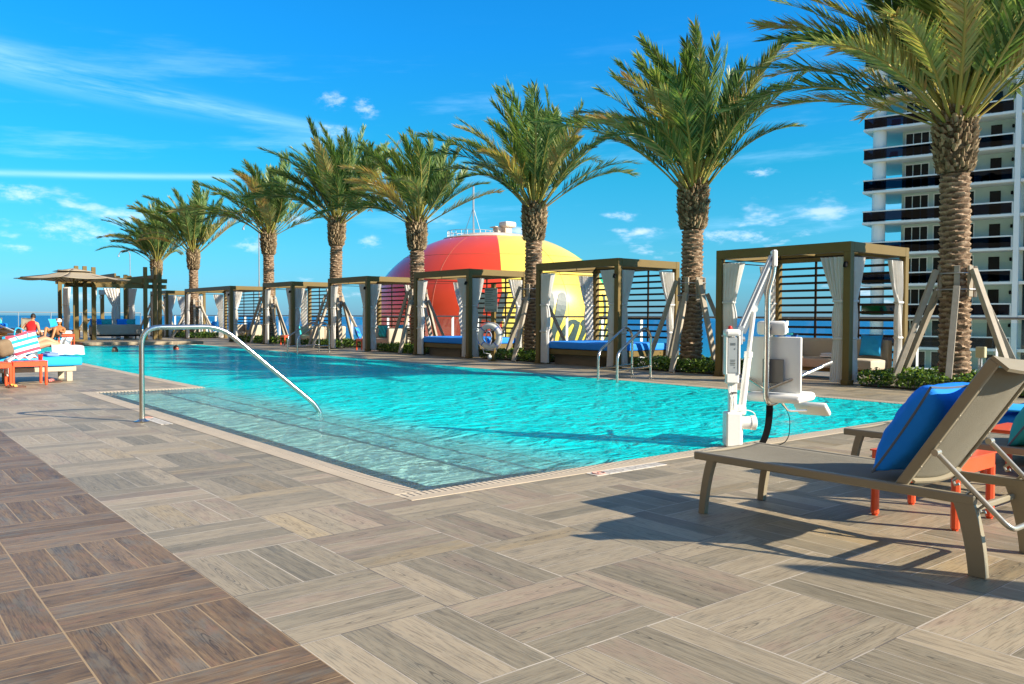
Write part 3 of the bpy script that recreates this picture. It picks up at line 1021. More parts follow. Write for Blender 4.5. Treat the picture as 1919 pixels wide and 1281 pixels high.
sect = [('d_red', -71, 5), ('d_yel', 5, 71), ('d_grn', 71, 130), ('d_wht', 130, 190), ('d_blu', -120, -71), ('d_yel', -170, -120)]
shell = MB()
mats = ['d_red', 'd_yel', 'd_grn', 'd_wht', 'd_blu']
ELS = [-70 + i * 4 for i in range(0, 34)] + [66]
ELS = sorted(set([e for e in ELS if e < 66] + [66]))
for (m_, a0, a1) in sect:
    n_ = 20
    o = shell.grid(lambda u, v, a0=a0, a1=a1: wt_pt(a0 + (a1 - a0) * u, -70 + 136 * v), n_, 34, mi=mats.index(m_))
o = shell.build('shell', mats, wt)
bm = bmesh.new(); bm.from_mesh(o.data); bmesh.ops.remove_doubles(bm, verts=bm.verts, dist=0.001); bm.to_mesh(o.data); bm.free()
o.data.polygons.foreach_set('use_smooth', [True] * len(o.data.polygons))
cap = MB()
cap.grid(lambda u, v: wt_pt(360 * u, 66 + 23.9 * v, 1.0), 60, 8)
cap.lathe([(3.55, WB * 0.9135 - 0.10), (3.62, WB * 0.9135), (3.55, WB * 0.9135 + 0.07), (3.3, WB * 0.9135 + 0.10)], (0, 0, 0), 60)
cap.build('white_cap', 'd_wht', wt, smooth=True)
st = MB()
st.lathe([(3.0, -5.5), (2.2, -9), (2.2, -24), (4.0, -26.9)], (0, 0, 0), 40)
st.build('pedestal', 'd_wht', wt, smooth=True)
# seams of the plates
sm = MB()
for e_ in (-20, 20, 42):
    sm.tube([wt_pt(p_, e_, 1.0005) for p_ in range(-110, 111, 5)], 0.012, 4, caps=False)
for p_ in (-25, 35):
    sm.tube([wt_pt(p_, e_, 1.0005) for e_ in range(-30, 66, 4)], 0.012, 4, caps=False)
sm.build('plate_seam', M('seam_line', (0.45, 0.12, 0.06), 0.6), wt)
# rooftop kit: hatch boxes, dish hut, rails, mast
tz = WB * 0.985
hut = MB()
hut.box((RT * 0.35 + Vector((0, 0, tz + 0.22))), (0.55, 0.6, 0.5), 0.03)
hut.box((RT * 0.9 + Vector((0, 0, tz + 0.25))), (0.6, 0.6, 0.55), 0.03)
hut.box((RT * 1.0 + Vector((0, 0, tz + 0.68))), (1.0, 0.9, 0.42), 0.14)
hut.box((RT * 0.2 + Vector((0, 0, tz + 0.50))), (0.7, 0.7, 0.07), 0.02)
hut.build('roof_hut', 'd_wht', wt)
gr = MB()
ringp = []
for i in range(24):
    a = 2 * PI * i / 24
    ringp.append(RT * -1.6 + Vector((1.7 * math.cos(a), 1.7 * math.sin(a), WB * 0.93 + 0.5)))
    gr.tube([ringp[-1] - Vector((0, 0, 0.7)), ringp[-1]], 0.02, 5)
gr.tube(ringp + [ringp[0]], 0.02, 5)
gr.tube([p - Vector((0, 0, 0.25)) for p in ringp + [ringp[0]]], 0.015, 5)
gr.build('guard_rail', 'galv', wt)
ms = MB()
mc = RT * -0.95 + Vector((0, 0, tz))
mp = RT * -1.45 + Vector((0, 0, tz))
ms.tube([mp, mp + Vector((0, 0, 2.9))], 0.05, 6)
ms.tube([mp + Vector((0, 0, 1.3)), mp + Vector((0, 0, 3.4))], 0.07, 6)
for a in (0, 2.1, 4.2):
    ms.tube([mp + Vector((0.8 * math.cos(a), 0.8 * math.sin(a), -0.2)), mp + Vector((0, 0, 1.9))], 0.02, 5)
ms.build('mast', 'galv', wt)

# script lettering round the ball: strokes in (x, y) with x-height 1
GL = {
    'H': ([[(-.15, 1.7), (.05, 2.0), (.2, 1.8), (.16, .9), (.02, .05), (-.12, -.05)], [(1.05, 2.0), (.95, 1.4), (.86, .6), (.92, .08), (1.15, .05)], [(-.1, .9), (.3, 1.15), (.8, .95), (1.1, 1.05)]], 1.5),
    'a': ([[(.72, .85), (.45, 1.0), (.15, .75), (.08, .3), (.28, .0), (.55, .2), (.74, .95)], [(.74, .95), (.70, .4), (.76, .05), (1.0, .15)]], 1.0),
    'l': ([[(.0, .1), (.3, .7), (.55, 1.5), (.5, 2.0), (.32, 1.9), (.22, 1.0), (.22, .3), (.38, .0), (.6, .15)]], .6),
    'n': ([[(.0, .8), (.12, 1.0), (.2, .8), (.14, .0)], [(.16, .35), (.36, .85), (.56, 1.0), (.64, .8), (.56, .3), (.64, .0), (.9, .15)]], .9),
    'd': ([[(.7, .85), (.4, 1.0), (.12, .7), (.08, .3), (.28, .0), (.55, .2), (.74, .9)], [(.86, 2.0), (.72, 1.0), (.70, .3), (.78, .0), (1.0, .15)]], 1.0),
    'e': ([[(.0, .3), (.45, .5), (.62, .8), (.45, 1.0), (.15, .8), (.08, .35), (.3, .0), (.7, .2)]], .72),
}
tx = MB()
x = 0.0
DX = 10.5           # degrees per unit
DE = 1.70          # metres per unit of height
for chh in "Hallandale":
    strokes, adv = GL[chh]
    for stroke in strokes:
        # smooth the stroke
        pts = stroke
        for _ in range(2):
            q = [pts[0]]
            for a_, b_ in zip(pts, pts[1:]):
                q += [(a_[0] * .75 + b_[0] * .25, a_[1] * .75 + b_[1] * .25), (a_[0] * .25 + b_[0] * .75, a_[1] * .25 + b_[1] * .75)]
            pts = q + [pts[-1]]
        P, N = [], []
        for (sx, sy) in pts:
            ph = -8.0 + (x + sx + sy * 0.16) * DX
            zz = -1.95 + sy * DE
            e_ = math.degrees(math.asin(max(-.99, min(.99, zz / WB))))
            P.append(wt_pt(ph, e_, 1.0))
            n_ = Vector((P[-1].x / WA ** 2, P[-1].y / WA ** 2, P[-1].z / WB ** 2)).normalized()
            N.append(n_)
        vs = []
        for i, p in enumerate(P):
            t_ = (P[min(i + 1, len(P) - 1)] - P[max(i - 1, 0)]).normalized()
            s_ = t_.cross(N[i]).normalized()
            hw = 0.12 + 0.07 * abs(t_.z)
            for (q1, q2) in ((-1, -.03), (1, -.03), (1, .035), (-1, .035)):
                vs.append(p + s_ * hw * q1 + N[i] * q2)
        fs = []
        for i in range(len(P) - 1):
            for k in range(4):
                k2 = (k + 1) % 4
                fs.append((i * 4 + k, i * 4 + k2, i * 4 + 4 + k2, i * 4 + 4 + k))
        fs += [(3, 2, 1, 0), tuple((len(P) - 1) * 4 + k for k in range(4))]
        tx.add(vs, fs)
    x += adv
tx.build('lettering', 'letter', wt)

# ------------------------------------------------------------------ palms
def frond_pts(az, e0, droop, Lf, base, wind, n=14, twist=0.0):
    p = Vector(base)
    pts = [p.copy()]
    hd = Vector((math.cos(az), math.sin(az), 0))
    for i in range(n):
        t = (i + 1) / n
        e = max(e0 - droop * t ** 1.9, -0.45)
        d_ = hd * math.cos(e) + Vector((0, 0, math.sin(e)))
        d_ = (d_ + Vector((-RT.x, -RT.y, 0)) * wind * t * t * 1.3 + Vector((-hd.y, hd.x, 0)) * twist * t).normalized()
        p = p + d_ * (Lf / n)
        pts.append(p.copy())
    return pts


def palm_crown(seed, ztop, nf, Lf, wind, wide):
    rd = random.Random(seed)
    lf, stm = MB(), MB()
    for i in range(nf):
        k = (i + 0.5) / nf                       # 0 inner, 1 outer
        az_ = i * 2.39996 + rd.uniform(-.25, .25)
        e0 = R(88 - 47 * k ** 0.9 * wide + rd.uniform(-7, 7))
        droop = R(6 + 44 * k + rd.uniform(-12, 20))
        ll = Lf * rd.uniform(0.72, 1.12) * (0.90 + 0.12 * k)
        wd = wind * rd.uniform(0.4, 1.7)
        side = math.cos(az_) * RT.x + math.sin(az_) * RT.y         # the sea wind lifts one side and flattens the other
        e0 += R(1) * side * k
        droop += R(-11) * side * k * min(1.5, wind / 0.25)
        if rd.random() < 0.10:
            continue
        rb = 0.06 + 0.13 * k
        base = (math.cos(az_) * rb, math.sin(az_) * rb, ztop - 0.05 - 0.22 * k)
        tw_ = rd.uniform(-.35, .35)
        P = frond_pts(az_, e0, droop, ll, base, wd, 14, tw_)
        n = len(P) - 1
        stm.tube(P[:12], [0.030 * (1 - j / 16) + 0.004 + (0.016 if j == 0 else 0) for j in range(12)], 5, flat=0.6)
        for q in range(11 * 5):
            stm.tone[-1 - q] = min(1, max(0, rd.random() * 0.25 + 0.25 + 0.3 * k))
        dead = 0.0
        torn = rd.random() < 0.25
        fr_tone = rd.uniform(-.06, .14)
        if k > 0.5 and rd.random() < 0.30:
            dead = rd.uniform(.2, .5)
        roll = rd.uniform(-.5, .5) - wd * 0.5
        NP = 104
        for j in range(NP):
            t = 0.25 + 0.75 * (j + rd.random() * 0.5) / NP
            x_ = t * n
            a = min(int(x_), n - 1)
            fr_ = x_ - a
            p = P[a].lerp(P[a + 1], fr_)
            tg = (P[a + 1] - P[a]).normalized()
            sd = tg.cross(Vector((0, 0, 1)))
            if sd.length < 0.1:
                sd = Vector((-math.sin(az_), math.cos(az_), 0))
            sd.normalize()
            up = sd.cross(tg).normalized()
            cr, sr = math.cos(roll * t), math.sin(roll * t)
            sd, up = sd * cr + up * sr, up * cr - sd * sr
            prof = math.sin(min(1.0, (t - 0.16) / 0.28) * PI / 2) * (1 - 0.55 * max(0, (t - 0.5) / 0.5) ** 1.5)
            l_ = 0.58 * prof * rd.uniform(0.8, 1.12) * Lf / 3.4
            for s in (-1, 1):
                if torn and rd.random() < 0.35:
                    continue
                fw_ = 0.85 + 0.7 * t
                dr_ = (tg * fw_ + sd * s * (0.88 - 0.32 * t) + up * rd.uniform(0.05, 0.60) + Vector((-RT.x, -RT.y, 0)) * wd * 0.35)
                dr_ = (dr_ + Vector((rd.uniform(-.16, .16), rd.uniform(-.16, .16), rd.uniform(-.2, .1)))).normalized()
                wv = dr_.cross(up + sd * s * rd.uniform(-.6, .6))
                if wv.length < 0.05:
                    wv = sd
                wv = wv.normalized() * (0.0148 * Lf / 3.4 * rd.uniform(.8, 1.3))
                mid = p + dr_ * l_ * 0.42
                tip = p + dr_ * l_ + Vector((0, 0, -0.10 * l_ * rd.random()))
                tone = 0.16 + rd.random() * 0.38 + fr_tone + dead + (0.18 if t > 0.85 and rd.random() < 0.4 else 0) + (0.35 if rd.random() < 0.035 else 0)
                lf.add([p - wv * 0.4, mid - wv, tip, mid + wv, p + wv * 0.4], [(0, 1, 2, 3, 4)], 0, min(tone, 1.0))
    # the young straw-coloured fruit stalks and dry fibre at the heart
    for i in range(26):
        a = rd.random() * 6.28
        e_ = R(rd.uniform(50, 85))
        P = frond_pts(a, e_, R(rd.uniform(20, 70)), rd.uniform(.5, 1.1), (math.cos(a) * .1, math.sin(a) * .1, ztop - .1), wind * .4, 5)
        stm.tube(P, [0.012, 0.010, 0.009, 0.007, 0.005, 0.002], 4)
        for q in range(5 * 4 + 2):
            stm.tone[-1 - q] = rd.uniform(.5, .95)
    return lf, stm


def palm_trunk(seed, zb, r0):
    rd = random.Random(seed * 3 + 1)
    mb = MB()
    seg = 30
    dz = 0.0165
    rows = int(zb / dz)
    vs = []
    tones = []
    pitch = 0.088
    for j in range(rows + 1):
        z = j * dz
        for k in range(seg):
            th = 2 * PI * k / seg
            row = math.floor(z / pitch)
            tri = abs(((th * 5 / (2 * PI) + 0.5 * row + 0.13 * math.sin(row * 1.7)) % 1.0) - 0.5) * 2
            q = z / pitch + 0.34 * tri + 0.25 * noise.noise(Vector((math.cos(th) * 1.6, math.sin(th) * 1.6, z * 3 + seed)))
            s = q % 1.0
            ra = r0 * (0.99 - 0.06 * z / zb + 0.10 * max(0, 1 - z / 0.35)) * (0.90 + 0.19 * s ** 1.3)
            ra += 0.020 * noise.noise(Vector((math.cos(th) * 5, math.sin(th) * 5, z * 11 + seed))) + 0.006 * rd.uniform(-1, 1)
            vs.append((ra * math.cos(th), ra * math.sin(th), z))
            tones.append(max(0, min(1, s * 0.9 + rd.uniform(-.12, .15))))
    o = len(mb.v)
    for j in range(rows):
        for k in range(seg):
            k2 = (k + 1) % seg
            mb.f.append((j * seg + k, j * seg + k2, (j + 1) * seg + k2, (j + 1) * seg + k))
            mb.mi.append(0)
            mb.tone.append((tones[j * seg + k] + tones[(j + 1) * seg + k]) / 2)
    mb.v += vs
    return mb


def palm_boots(seed, zb, zt, r0, r1):
    rd = random.Random(seed * 5 + 2)
    mb = MB()
    h = zt - zb
    prof = [(r0 * 0.8, zb - 0.06), (r0 * 0.95, zb), (r1 * 0.88, zb + h * .18), (r1 * .96, zb + h * .45), (r1 * .90, zb + h * .75), (r1 * .72, zt - 0.03), (r1 * .35, zt + 0.05)]
    mb.lathe(prof, (0, 0, 0), 20, 0)
    for q in range(len(mb.tone)):
        mb.tone[q] = 0.05
    N = 320
    for i in range(N):
        t = (i + rd.random()) / N
        z = zb + h * t * 0.99
        a = i * 2.39996 + rd.uniform(-.15, .15)
        # radius of profile
        rr = r1 * (0.80 + 0.18 * math.sin(min(1, t * 1.6) * PI / 2) - 0.16 * max(0, t - .75) * 4 * 0.5)
        rad = Vector((math.cos(a), math.sin(a), 0))
        sd = Vector((-math.sin(a), math.cos(a), 0))
        l_ = rd.uniform(.05, .13)
        out = rad * rd.uniform(.2, .75) + Vector((0, 0, 1)) + sd * rd.uniform(-.25, .25)
        out.normalize()
        w_ = rd.uniform(.035, .065)
        c = rad * (rr - 0.03) + Vector((0, 0, z))
        tip = c + out * l_ + rad * 0.03
        tn = rd.uniform(.2, 1.0)
        v = [c - sd * w_ - rad * .02, c + sd * w_ - rad * .02, c + rad * .045, tip - sd * w_ * .45, tip + sd * w_ * .45, tip + rad * .012]
        mb.add(v, [(0, 2, 5, 3), (2, 1, 4, 5), (3, 5, 4), (0, 3, 4, 1)], 0, tn)
    for i in range(130):       # hairy fibre
        a = rd.random() * 6.28
        z = zb + h * rd.random()
        rad = Vector((math.cos(a), math.sin(a), 0))
        c = rad * r1 * 0.9 + Vector((0, 0, z))
        dv = (rad * 1.0 + Vector((0, 0, rd.uniform(-.3, 1.2))) + Vector((-rad.y, rad.x, 0)) * rd.uniform(-.8, .8)).normalized() * rd.uniform(.05, .11)
        s_ = Vector((-rad.y, rad.x, 0)) * 0.006
        mb.add([c - s_, c + s_, c + dv], [(0, 1, 2)], 0, rd.uniform(.6, 1))
    return mb


PALMS = [  # y, trunk top z, seed, label
    (6.02, 4.50, 11, 'tallest palm tree, cut off at the top, in front of the apartment tower'),
    (11.45, 4.02, 23, 'palm tree between the two nearest cabanas, second palm from the right'),
    (16.70, 4.14, 35, 'palm tree beside the yellow side of the ball-shaped water tower'),
    (22.25, 4.22, 47, 'palm tree in front of the red and blue side of the water tower'),
    (27.90, 4.72, 59, 'palm tree just left of the water tower with a tall upright crown'),
    (33.90, 4.72, 61, 'palm tree with a wide left-blown crown, third from the left'),
    (43.40, 4.48, 73, 'palm tree second from the left, smaller crown'),
    (49.70, 4.30, 85, 'leftmost and most distant palm tree behind the pergola'),
]
for (y, zt, sd_, lab) in PALMS:
    t = thing('palm_tree', lab, 'palm tree', (14.2, y, 0), group='palm trees along the cabana row')
    zb = zt - 1.02
    t.rotation_euler = (R(random.Random(sd_ + 2).uniform(-1.3, 1.3)), R(random.Random(sd_ + 3).uniform(-1.3, 1.3)), 0)
    lean = random.Random(sd_).uniform(-.4, .4)
    palm_trunk(sd_, zb, 0.235).build('trunk', 'bark', t, smooth=True, tones=True, angle=38)
    palm_boots(sd_, zb, zt, 0.20, 0.315).build('boots', 'boot', t, tones=True)
    far = y > 30
    wind = 0.20 if y < 10 else 0.24 if y < 20 else 0.42
    lf, stm = palm_crown(sd_, zt, (76 if y < 9 else 60) if y < 20 else 54, {11: 3.75, 23: 3.25, 35: 3.3, 47: 3.15, 59: 3.6, 61: 3.6}.get(sd_, 3.5), wind, random.Random(sd_ + 9).uniform(0.92, 1.18))
    lf.build('crown', 'frond', t, tones=True)
    stm.build('frond_stems', 'rachis', t, tones=True)

# timber props round each trunk
def brace(y, seed, label):
    rd = random.Random(seed)
    t = thing('tree_brace', label, 'tree brace', (14.2, y, 0), group='timber props holding up the palms')
    for i, a in enumerate([0.30, 1.35, 2.45, 3.45, 4.45, 5.5]):
        a += rd.uniform(-.15, .15)
        rad = Vector((math.cos(a), math.sin(a), 0))
        bt = MB()
        bt.beam(rad * 0.265 + Vector((0, 0, 1.48)), rad * 0.265 + Vector((0, 0, 1.98)), 0.085, 0.045, 0.004, up=rad)
        bt.build('batten', 'timber', t)
        pr = MB()
        z1 = 1.92 - 0.28 * (i % 2)
        fr_ = rd.uniform(.92, 1.12)
        q = rad * fr_ + Vector((-rad.y, rad.x, 0)) * rd.uniform(-.25, .25)
        pr.beam(rad * 0.325 + Vector((0, 0, z1)), q + Vector((0, 0, 0.0)), 0.10, 0.085, 0.006, up=rad)
        pr.build('prop', 'timber', t)
    for z in (1.60, 1.86):
        bd = MB()
        n = 30
        bd.tube([Vector((0.295 * math.cos(2 * PI * k / n), 0.295 * math.sin(2 * PI * k / n), z)) for k in range(n + 1)], 0.012, 6, caps=False)
        bd.build('metal_band', 'strap', t)
    return t


BL = ['timber props around the nearest palm by the apartment tower', 'timber props around the palm between the two nearest cabanas', 'timber props around the palm beside the sign with the life ring',
      'timber props around the palm in front of the red side of the water tower', 'timber props around the palm left of the water tower', 'timber props around the third palm from the left',
      'timber props around the second palm from the left', 'timber props around the leftmost palm']
for (p, l_) in zip(PALMS, BL):
    brace(p[0], p[2], l_)

# hedges in the planting beds
def hedge(y0, y1, x0, x1, n, ls, label, seed):
    rd = random.Random(seed)
    t = thing('hedge', label, 'hedge', (x0, y0, 0), group='clipped hedges between the cabanas')
    W_, D_ = x1 - x0, y1 - y0
    s_ = MB()
    s_.span((0.05, 0.05, 0.002), (W_ - .05, D_ - .05, 0.03))
    s_.build('soil', 'soil', t)
    mb = MB()
    def top(x_, y_):
        return 0.24 + 0.07 * noise.noise(Vector((x_ * 3 + seed, y_ * 3, 0))) + 0.04 * noise.noise(Vector((x_ * 9, y_ * 9, seed)))
    for i in range(n):
        if i % 3 < 2:                       # shell
            x_, y_ = rd.uniform(0, W_), rd.uniform(0, D_)
            z = top(x_, y_) * (1 - 0.25 * rd.random() ** 2)
            if rd.random() < 0.42:
                if rd.random() < 0.5:
                    x_ = abs(rd.gauss(0, .035))
                else:
                    y_ = abs(rd.gauss(0, .035)) if rd.random() < .6 else D_ - abs(rd.gauss(0, .035))
                z = rd.uniform(0.03, top(x_, y_))
        else:
            x_, y_ = rd.uniform(0, W_), rd.uniform(0, D_)
            z = rd.uniform(0.05, top(x_, y_) * 0.95)
        if rd.random() < 0.03:
            z += rd.uniform(.02, .07)
        c = Vector((x_, y_, z))
        d_ = Vector((rd.uniform(-1, 1), rd.uniform(-1, 1), rd.uniform(-.2, 1))).normalized()
        sd = d_.cross(Vector((rd.uniform(-1, 1), rd.uniform(-1, 1), rd.uniform(-1, 1)))).normalized()
        l_ = ls * rd.uniform(.7, 1.3)
        mb.add([c - d_ * l_ * .5, c + sd * l_ * .27, c + d_ * l_ * .5, c - sd * l_ * .27], [(0, 1, 2, 3)], 0, rd.random())
    mb.build('foliage', 'hedge', t, tones=True)
    return t


HED = [
    (4.4, 7.15, 7500, .058, 'low green hedge at the foot of the nearest palm'), (10.15, 12.5, 6000, .062, 'low green hedge between the two nearest cabanas'),
    (15.5, 18.0, 4600, .07, 'low green hedge beside the sign with the life ring'), (21.1, 23.55, 3600, .08, 'low green hedge in front of the red side of the water tower'),
    (26.7, 29.2, 3000, .085, 'low green hedge behind the far pool ladder'), (32.3, 35.5, 2800, .095, 'low green hedge with the third palm from the left'),
    (41.9, 44.6, 2200, .10, 'low green hedge with the second palm from the left')]
for i, (y0, y1, n, ls, lab) in enumerate(HED):
    hedge(y0, y1, 13.45 if i else 13.15, 15.3, n, ls, lab, i + 1)

# ================================================================== cabanas
# local frame: origin at the front post nearest the camera, x into the cabana, y along the pool
def curtain(edge, dirv, top=2.17, w0=0.40, w1=0.17, depth=0.085, seed=0, ties=(1.42, 0.78)):
    rd = random.Random(seed)
    e = Vector(edge)
    dv = Vector(dirv).normalized()
    nn = Vector((-dv.y, dv.x, 0))
    zs = [0.03 + (top - 0.03) * i / 30 for i in range(31)]
    nu = 44
    mb = MB()
    ph = rd.uniform(0, 6)

    def wd(z):
        t1, t2 = ties
        if z > t1:
            k = (z - t1) / (top - t1)
            return w1 + (w0 - w1) * k ** 0.8
        if z > t2:
            k = (z - t2) / (t1 - t2)
            return w1 * 0.92 + 0.05 * math.sin(k * PI) 
        return w1 * 0.88 + 0.05 * (1 - z / t2)
    vs = []
    for z in zs:
        w_ = wd(z)
        am = 0.010 + 0.020 * (z / top) ** 2
        off = (0.02 * math.sin(z * 3 + ph))
        for i in range(nu):
            # closed loop: front then back
            if i < nu // 2:
                u = i / (nu / 2 - 1)
                side = 1
            else:
                u = 1 - (i - nu // 2) / (nu / 2 - 1)
                side = -1
            pl = am * math.sin(u * 2 * PI * 5.5 + ph + 0.5 * math.sin(z * 2.3)) + 0.4 * am * math.sin(u * 31 + z * 4 + ph)
            th = depth * 0.5 * (1 - 0.45 * (z / top)) * math.sqrt(max(0.02, 1 - (2 * u - 1) ** 4))
            vs.append(e + dv * (u * w_ + off * u) + nn * (pl + side * th) + Vector((0, 0, z)))
    fs = []
    for j in range(len(zs) - 1):
        for i in range(nu):
            i2 = (i + 1) % nu
            fs.append((j * nu + i, j * nu + i2, (j + 1) * nu + i2, (j + 1) * nu + i))
    fs.append(tuple(reversed(range(nu))))
    fs.append(tuple((len(zs) - 1) * nu + i for i in range(nu)))
    mb.add(vs, fs)
    tbs = []
    for z in ties:
        tb = MB()
        tbs.append(tb)
        w_ = wd(z)
        c = e + dv * (w_ * .5) + Vector((0, 0, z))
        m = Matrix((dv, nn, Vector((0, 0, 1)))).transposed()
        tb.box(c, (w_ + 0.012, depth + 0.025, 0.042), 0.012, m)
    return mb, tbs


def make_cabana(W=2.75, D=2.05, H=2.42):
    t = thing('cabana', 'x', 'cabana')
    P = 0.125
    bh = 0.17
    first = None
    for (x, y) in ((0, 0), (0, W - P), (D - P, 0), (D - P, W - P)):
        mb = MB()
        mb.span((x, y, 0.012), (x + P, y + P, H - bh + 0.001), 0.006)
        mb.span((x - 0.03, y - 0.03, 0.0), (x + P + .03, y + P + .03, 0.012), 0.003)
        # flared foot
        for (sx, sy) in ((1, 0), (-1, 0), (0, 1), (0, -1)):
            c = Vector((x + P / 2, y + P / 2, 0.05))
            mb.box(c + Vector((sx, sy, 0)) * (P / 2 + 0.012), (0.024 if sx else P - .004, 0.024 if sy else P - .004, 0.075), 0.006)
        mb.build('post', 'bronze', t)
    for (a, b_) in (((0, -0.0, H - bh), (P, W, H)), ((D - P, 0, H - bh), (D, W, H)), ((P + .001, 0.001, H - bh + .002), (D - P - .001, P, H - .002)), ((P + .001, W - P, H - bh + .002), (D - P - .001, W - .001, H - .002))):
        mb = MB()
        mb.span(a, b_, 0.005)
        mb.build('roof_beam', 'bronze', t)
    # cross ribs of the roof
    for q in (0.33, 0.66):
        mb = MB()
        mb.span((P + .002, W * q - .02, H - 0.06), (D - P - .002, W * q + .02, H - .02), 0.003)
        mb.build('roof_rib', 'bronze', t)
    # screen at the back
    sl = MB()
    n = 13 if W < 4 else 13
    for i in range(n):
        z = 0.36 + i * 0.147
        sl.span((D - P + .03, P + .001, z - .023), (D - P + .075, W - P - .001, z + .023), 0.002)
    ys = [W * 0.34, W * 0.67] if W < 4 else [W * k / 5 for k in range(1, 5)]
    for y in ys:
        sl.span((D - P + .078, y - .022, 0.30), (D - P + .105, y + .022, H - bh), 0.002)
    sl.build('slat_screen', 'slat', t)
    rod = MB()
    zz = 2.19
    rod.tube([(P * .5, P, zz), (P * .5, W - P, zz)], 0.011, 6)
    rod.tube([(P, P * .5, zz), (D - P, P * .5, zz)], 0.011, 6)
    rod.tube([(P, W - P * .5, zz), (D - P, W - P * .5, zz)], 0.011, 6)
    for q in (0.5,):
        rod.tube([(P * .5, W * q, zz), (P * .5, W * q, H - bh)], 0.008, 5)
    rod.build('curtain_rod', 'black', t)
    specs = [((P * .5, P + .015, 0), (0, 1, 0), .42, .20, 1), ((P * .5, W - P - .015, 0), (0, -1, 0), .46, .27, 2), ((P + .015, P * .5, 0), (1, 0, 0), .40, .20, 3),
             ((D - P - .015, P * .5, 0), (-1, 0, 0), .46, .21, 4), ((D - P - .04, W - P * .5, 0), (-1, 0, 0), .52, .26, 5)]
    for (e, dv, w0, w1, sd_) in specs:
        mb, tbs = curtain(e, dv, 2.17, w0, w1, seed=sd_)
        c = mb.build('curtain', 'curtain', t, smooth=True, angle=70)
        for tb in tbs:
            tb.build('tie_band', 'curtain', c)
    sp = MB()
    sp.lathe([(.012, -.05), (.032, -.045), (.036, .03), (.030, .045)], (-0.055, 0.06, 2.03), 10, axis=(-.3, 0, -1))
    sp.tube([(0.0, 0.06, 2.05), (-.05, .06, 2.05)], 0.012, 6)
    sp.build('spotlight', 'black', t)
    return t


CX = 13.2
cab0 = make_cabana()
CABS = [(7.31, 'bronze slatted cabana nearest the camera, with a beige sofa, in front of the apartment tower'),
        (12.65, 'bronze slatted cabana with a blue daybed, standing over the nearer pool ladder'),
        (18.17, 'bronze slatted cabana with a blue daybed, behind the sign with the life ring'),
        (23.70, 'slatted cabana with a beige chaise, before the blue edge of the water tower'),
        (29.39, 'bronze slatted cabana with a teal striped pillow, fifth from the right'),
        (44.75, 'smallest and most distant slatted cabana, next to the pergola')]
for i, (y, lab) in enumerate(CABS):
    c = cab0 if i == 0 else copy_tree(cab0)
    c.location = (CX, y, 0)
    tag(c, lab, 'cabana', 'slatted cabanas along the pool')
cw = make_cabana(W=6.1)
cw.location = (CX, 35.65, 0)
cw.name = 'cabana'
tag(cw, 'extra wide slatted cabana between the second and third palms from the left', 'cabana', 'slatted cabanas along the pool')

# ------------------------------------------------------------------ soft furnishing helpers
def cushion(c, size, r=0.05, rot=None, puff=0.0, mb=None):
    """soft box: superellipsoid-ish slab"""
    mb = mb or MB()
    hx, hy, hz = [s / 2 for s in size]
    bm = bmesh.new()
    bmesh.ops.create_cube(bm, size=2.0)
    bmesh.ops.subdivide_edges(bm, edges=list(bm.edges), cuts=7, use_grid_fill=True)
    vs = []
    for v in bm.verts:
        x, y, z = v.co
        px, py, pz = x * hx, y * hy, z * hz
        # round the edges
        ix, iy, iz = max(-hx + r, min(hx - r, px)), max(-hy + r, min(hy - r, py)), max(-hz + r, min(hz - r, pz))
        dd = Vector((px - ix, py - iy, pz - iz))
        if dd.length > 1e-6:
            dd = dd.normalized() * r
        q = Vector((ix, iy, iz)) + dd
        q.z += puff * (1 - x * x) * (1 - y * y) * (1 if z > 0 else -.3) * abs(z)
        vs.append(q)
    bm.verts.index_update()
    fs = [tuple(v.index for v in f.verts) for f in bm.faces]
    bm.free()
    if rot is not None:
        vs = [rot @ v for v in vs]
    c = Vector(c)
    mb.add([v + c for v in vs], fs)
    return mb


def pillow_mesh(w_, h_, th, seed=0):
    """throw pillow, local x = width, z = height, y = thickness; returns mesh and piping"""
    rd = random.Random(seed)
    mb = MB()
    n = 26

    def shape(u, v, s):
        x, z = 2 * u - 1, 2 * v - 1
        k = max(0.0, (1 - abs(x) ** 2.6)) ** 0.55 * max(0.0, (1 - abs(z) ** 2.6)) ** 0.55
        pin = 1 - 0.07 * (1 - z * z) * x * x * 1.0
        pin2 = 1 - 0.07 * (1 - x * x) * z * z
        wr = (0.022 * noise.noise(Vector((x * 2.2 + seed, z * 2.2, s * 3))) + 0.010 * noise.noise(Vector((x * 7 + seed, z * 4 + x * 3, s)))) * k ** .6
        return Vector((x * w_ / 2 * pin, s * (th / 2 * k + wr), z * h_ / 2 * pin2))
    mb.grid(lambda u, v: shape(u, v, 1), n, n)
    mb.grid(lambda u, v: shape(1 - u, v, -1), n, n)
    edge = [shape(i / n, 0, 0) for i in range(n)] + [shape(1, i / n, 0) for i in range(n)] + [shape(1 - i / n, 1, 0) for i in range(n)] + [shape(0, 1 - i / n, 0) for i in range(n + 1)]
    pp = MB()
    pp.tube(edge, 0.006, 6, caps=False)
    return mb, pp


def pillow(label, loc, w_=.45, h_=.45, th=.16, rz=0.0, tilt=0.0, mat='pillow_blue', seed=0, group=None, rot=None):
    m = rot if rot is not None else Matrix.Rotation(rz, 4, 'Z') @ Matrix.Rotation(tilt, 4, 'X')
    mm = Matrix.Translation(Vector(loc)) @ (m.to_4x4())
    t = thing('pillow', label, 'pillow', mat=mm, group=group)
    a, b_ = pillow_mesh(w_, h_, th, seed)
    a.build('cover', mat, t, smooth=True, angle=80)
    b_.build('piping', 'piping', t, smooth=True)
    return t


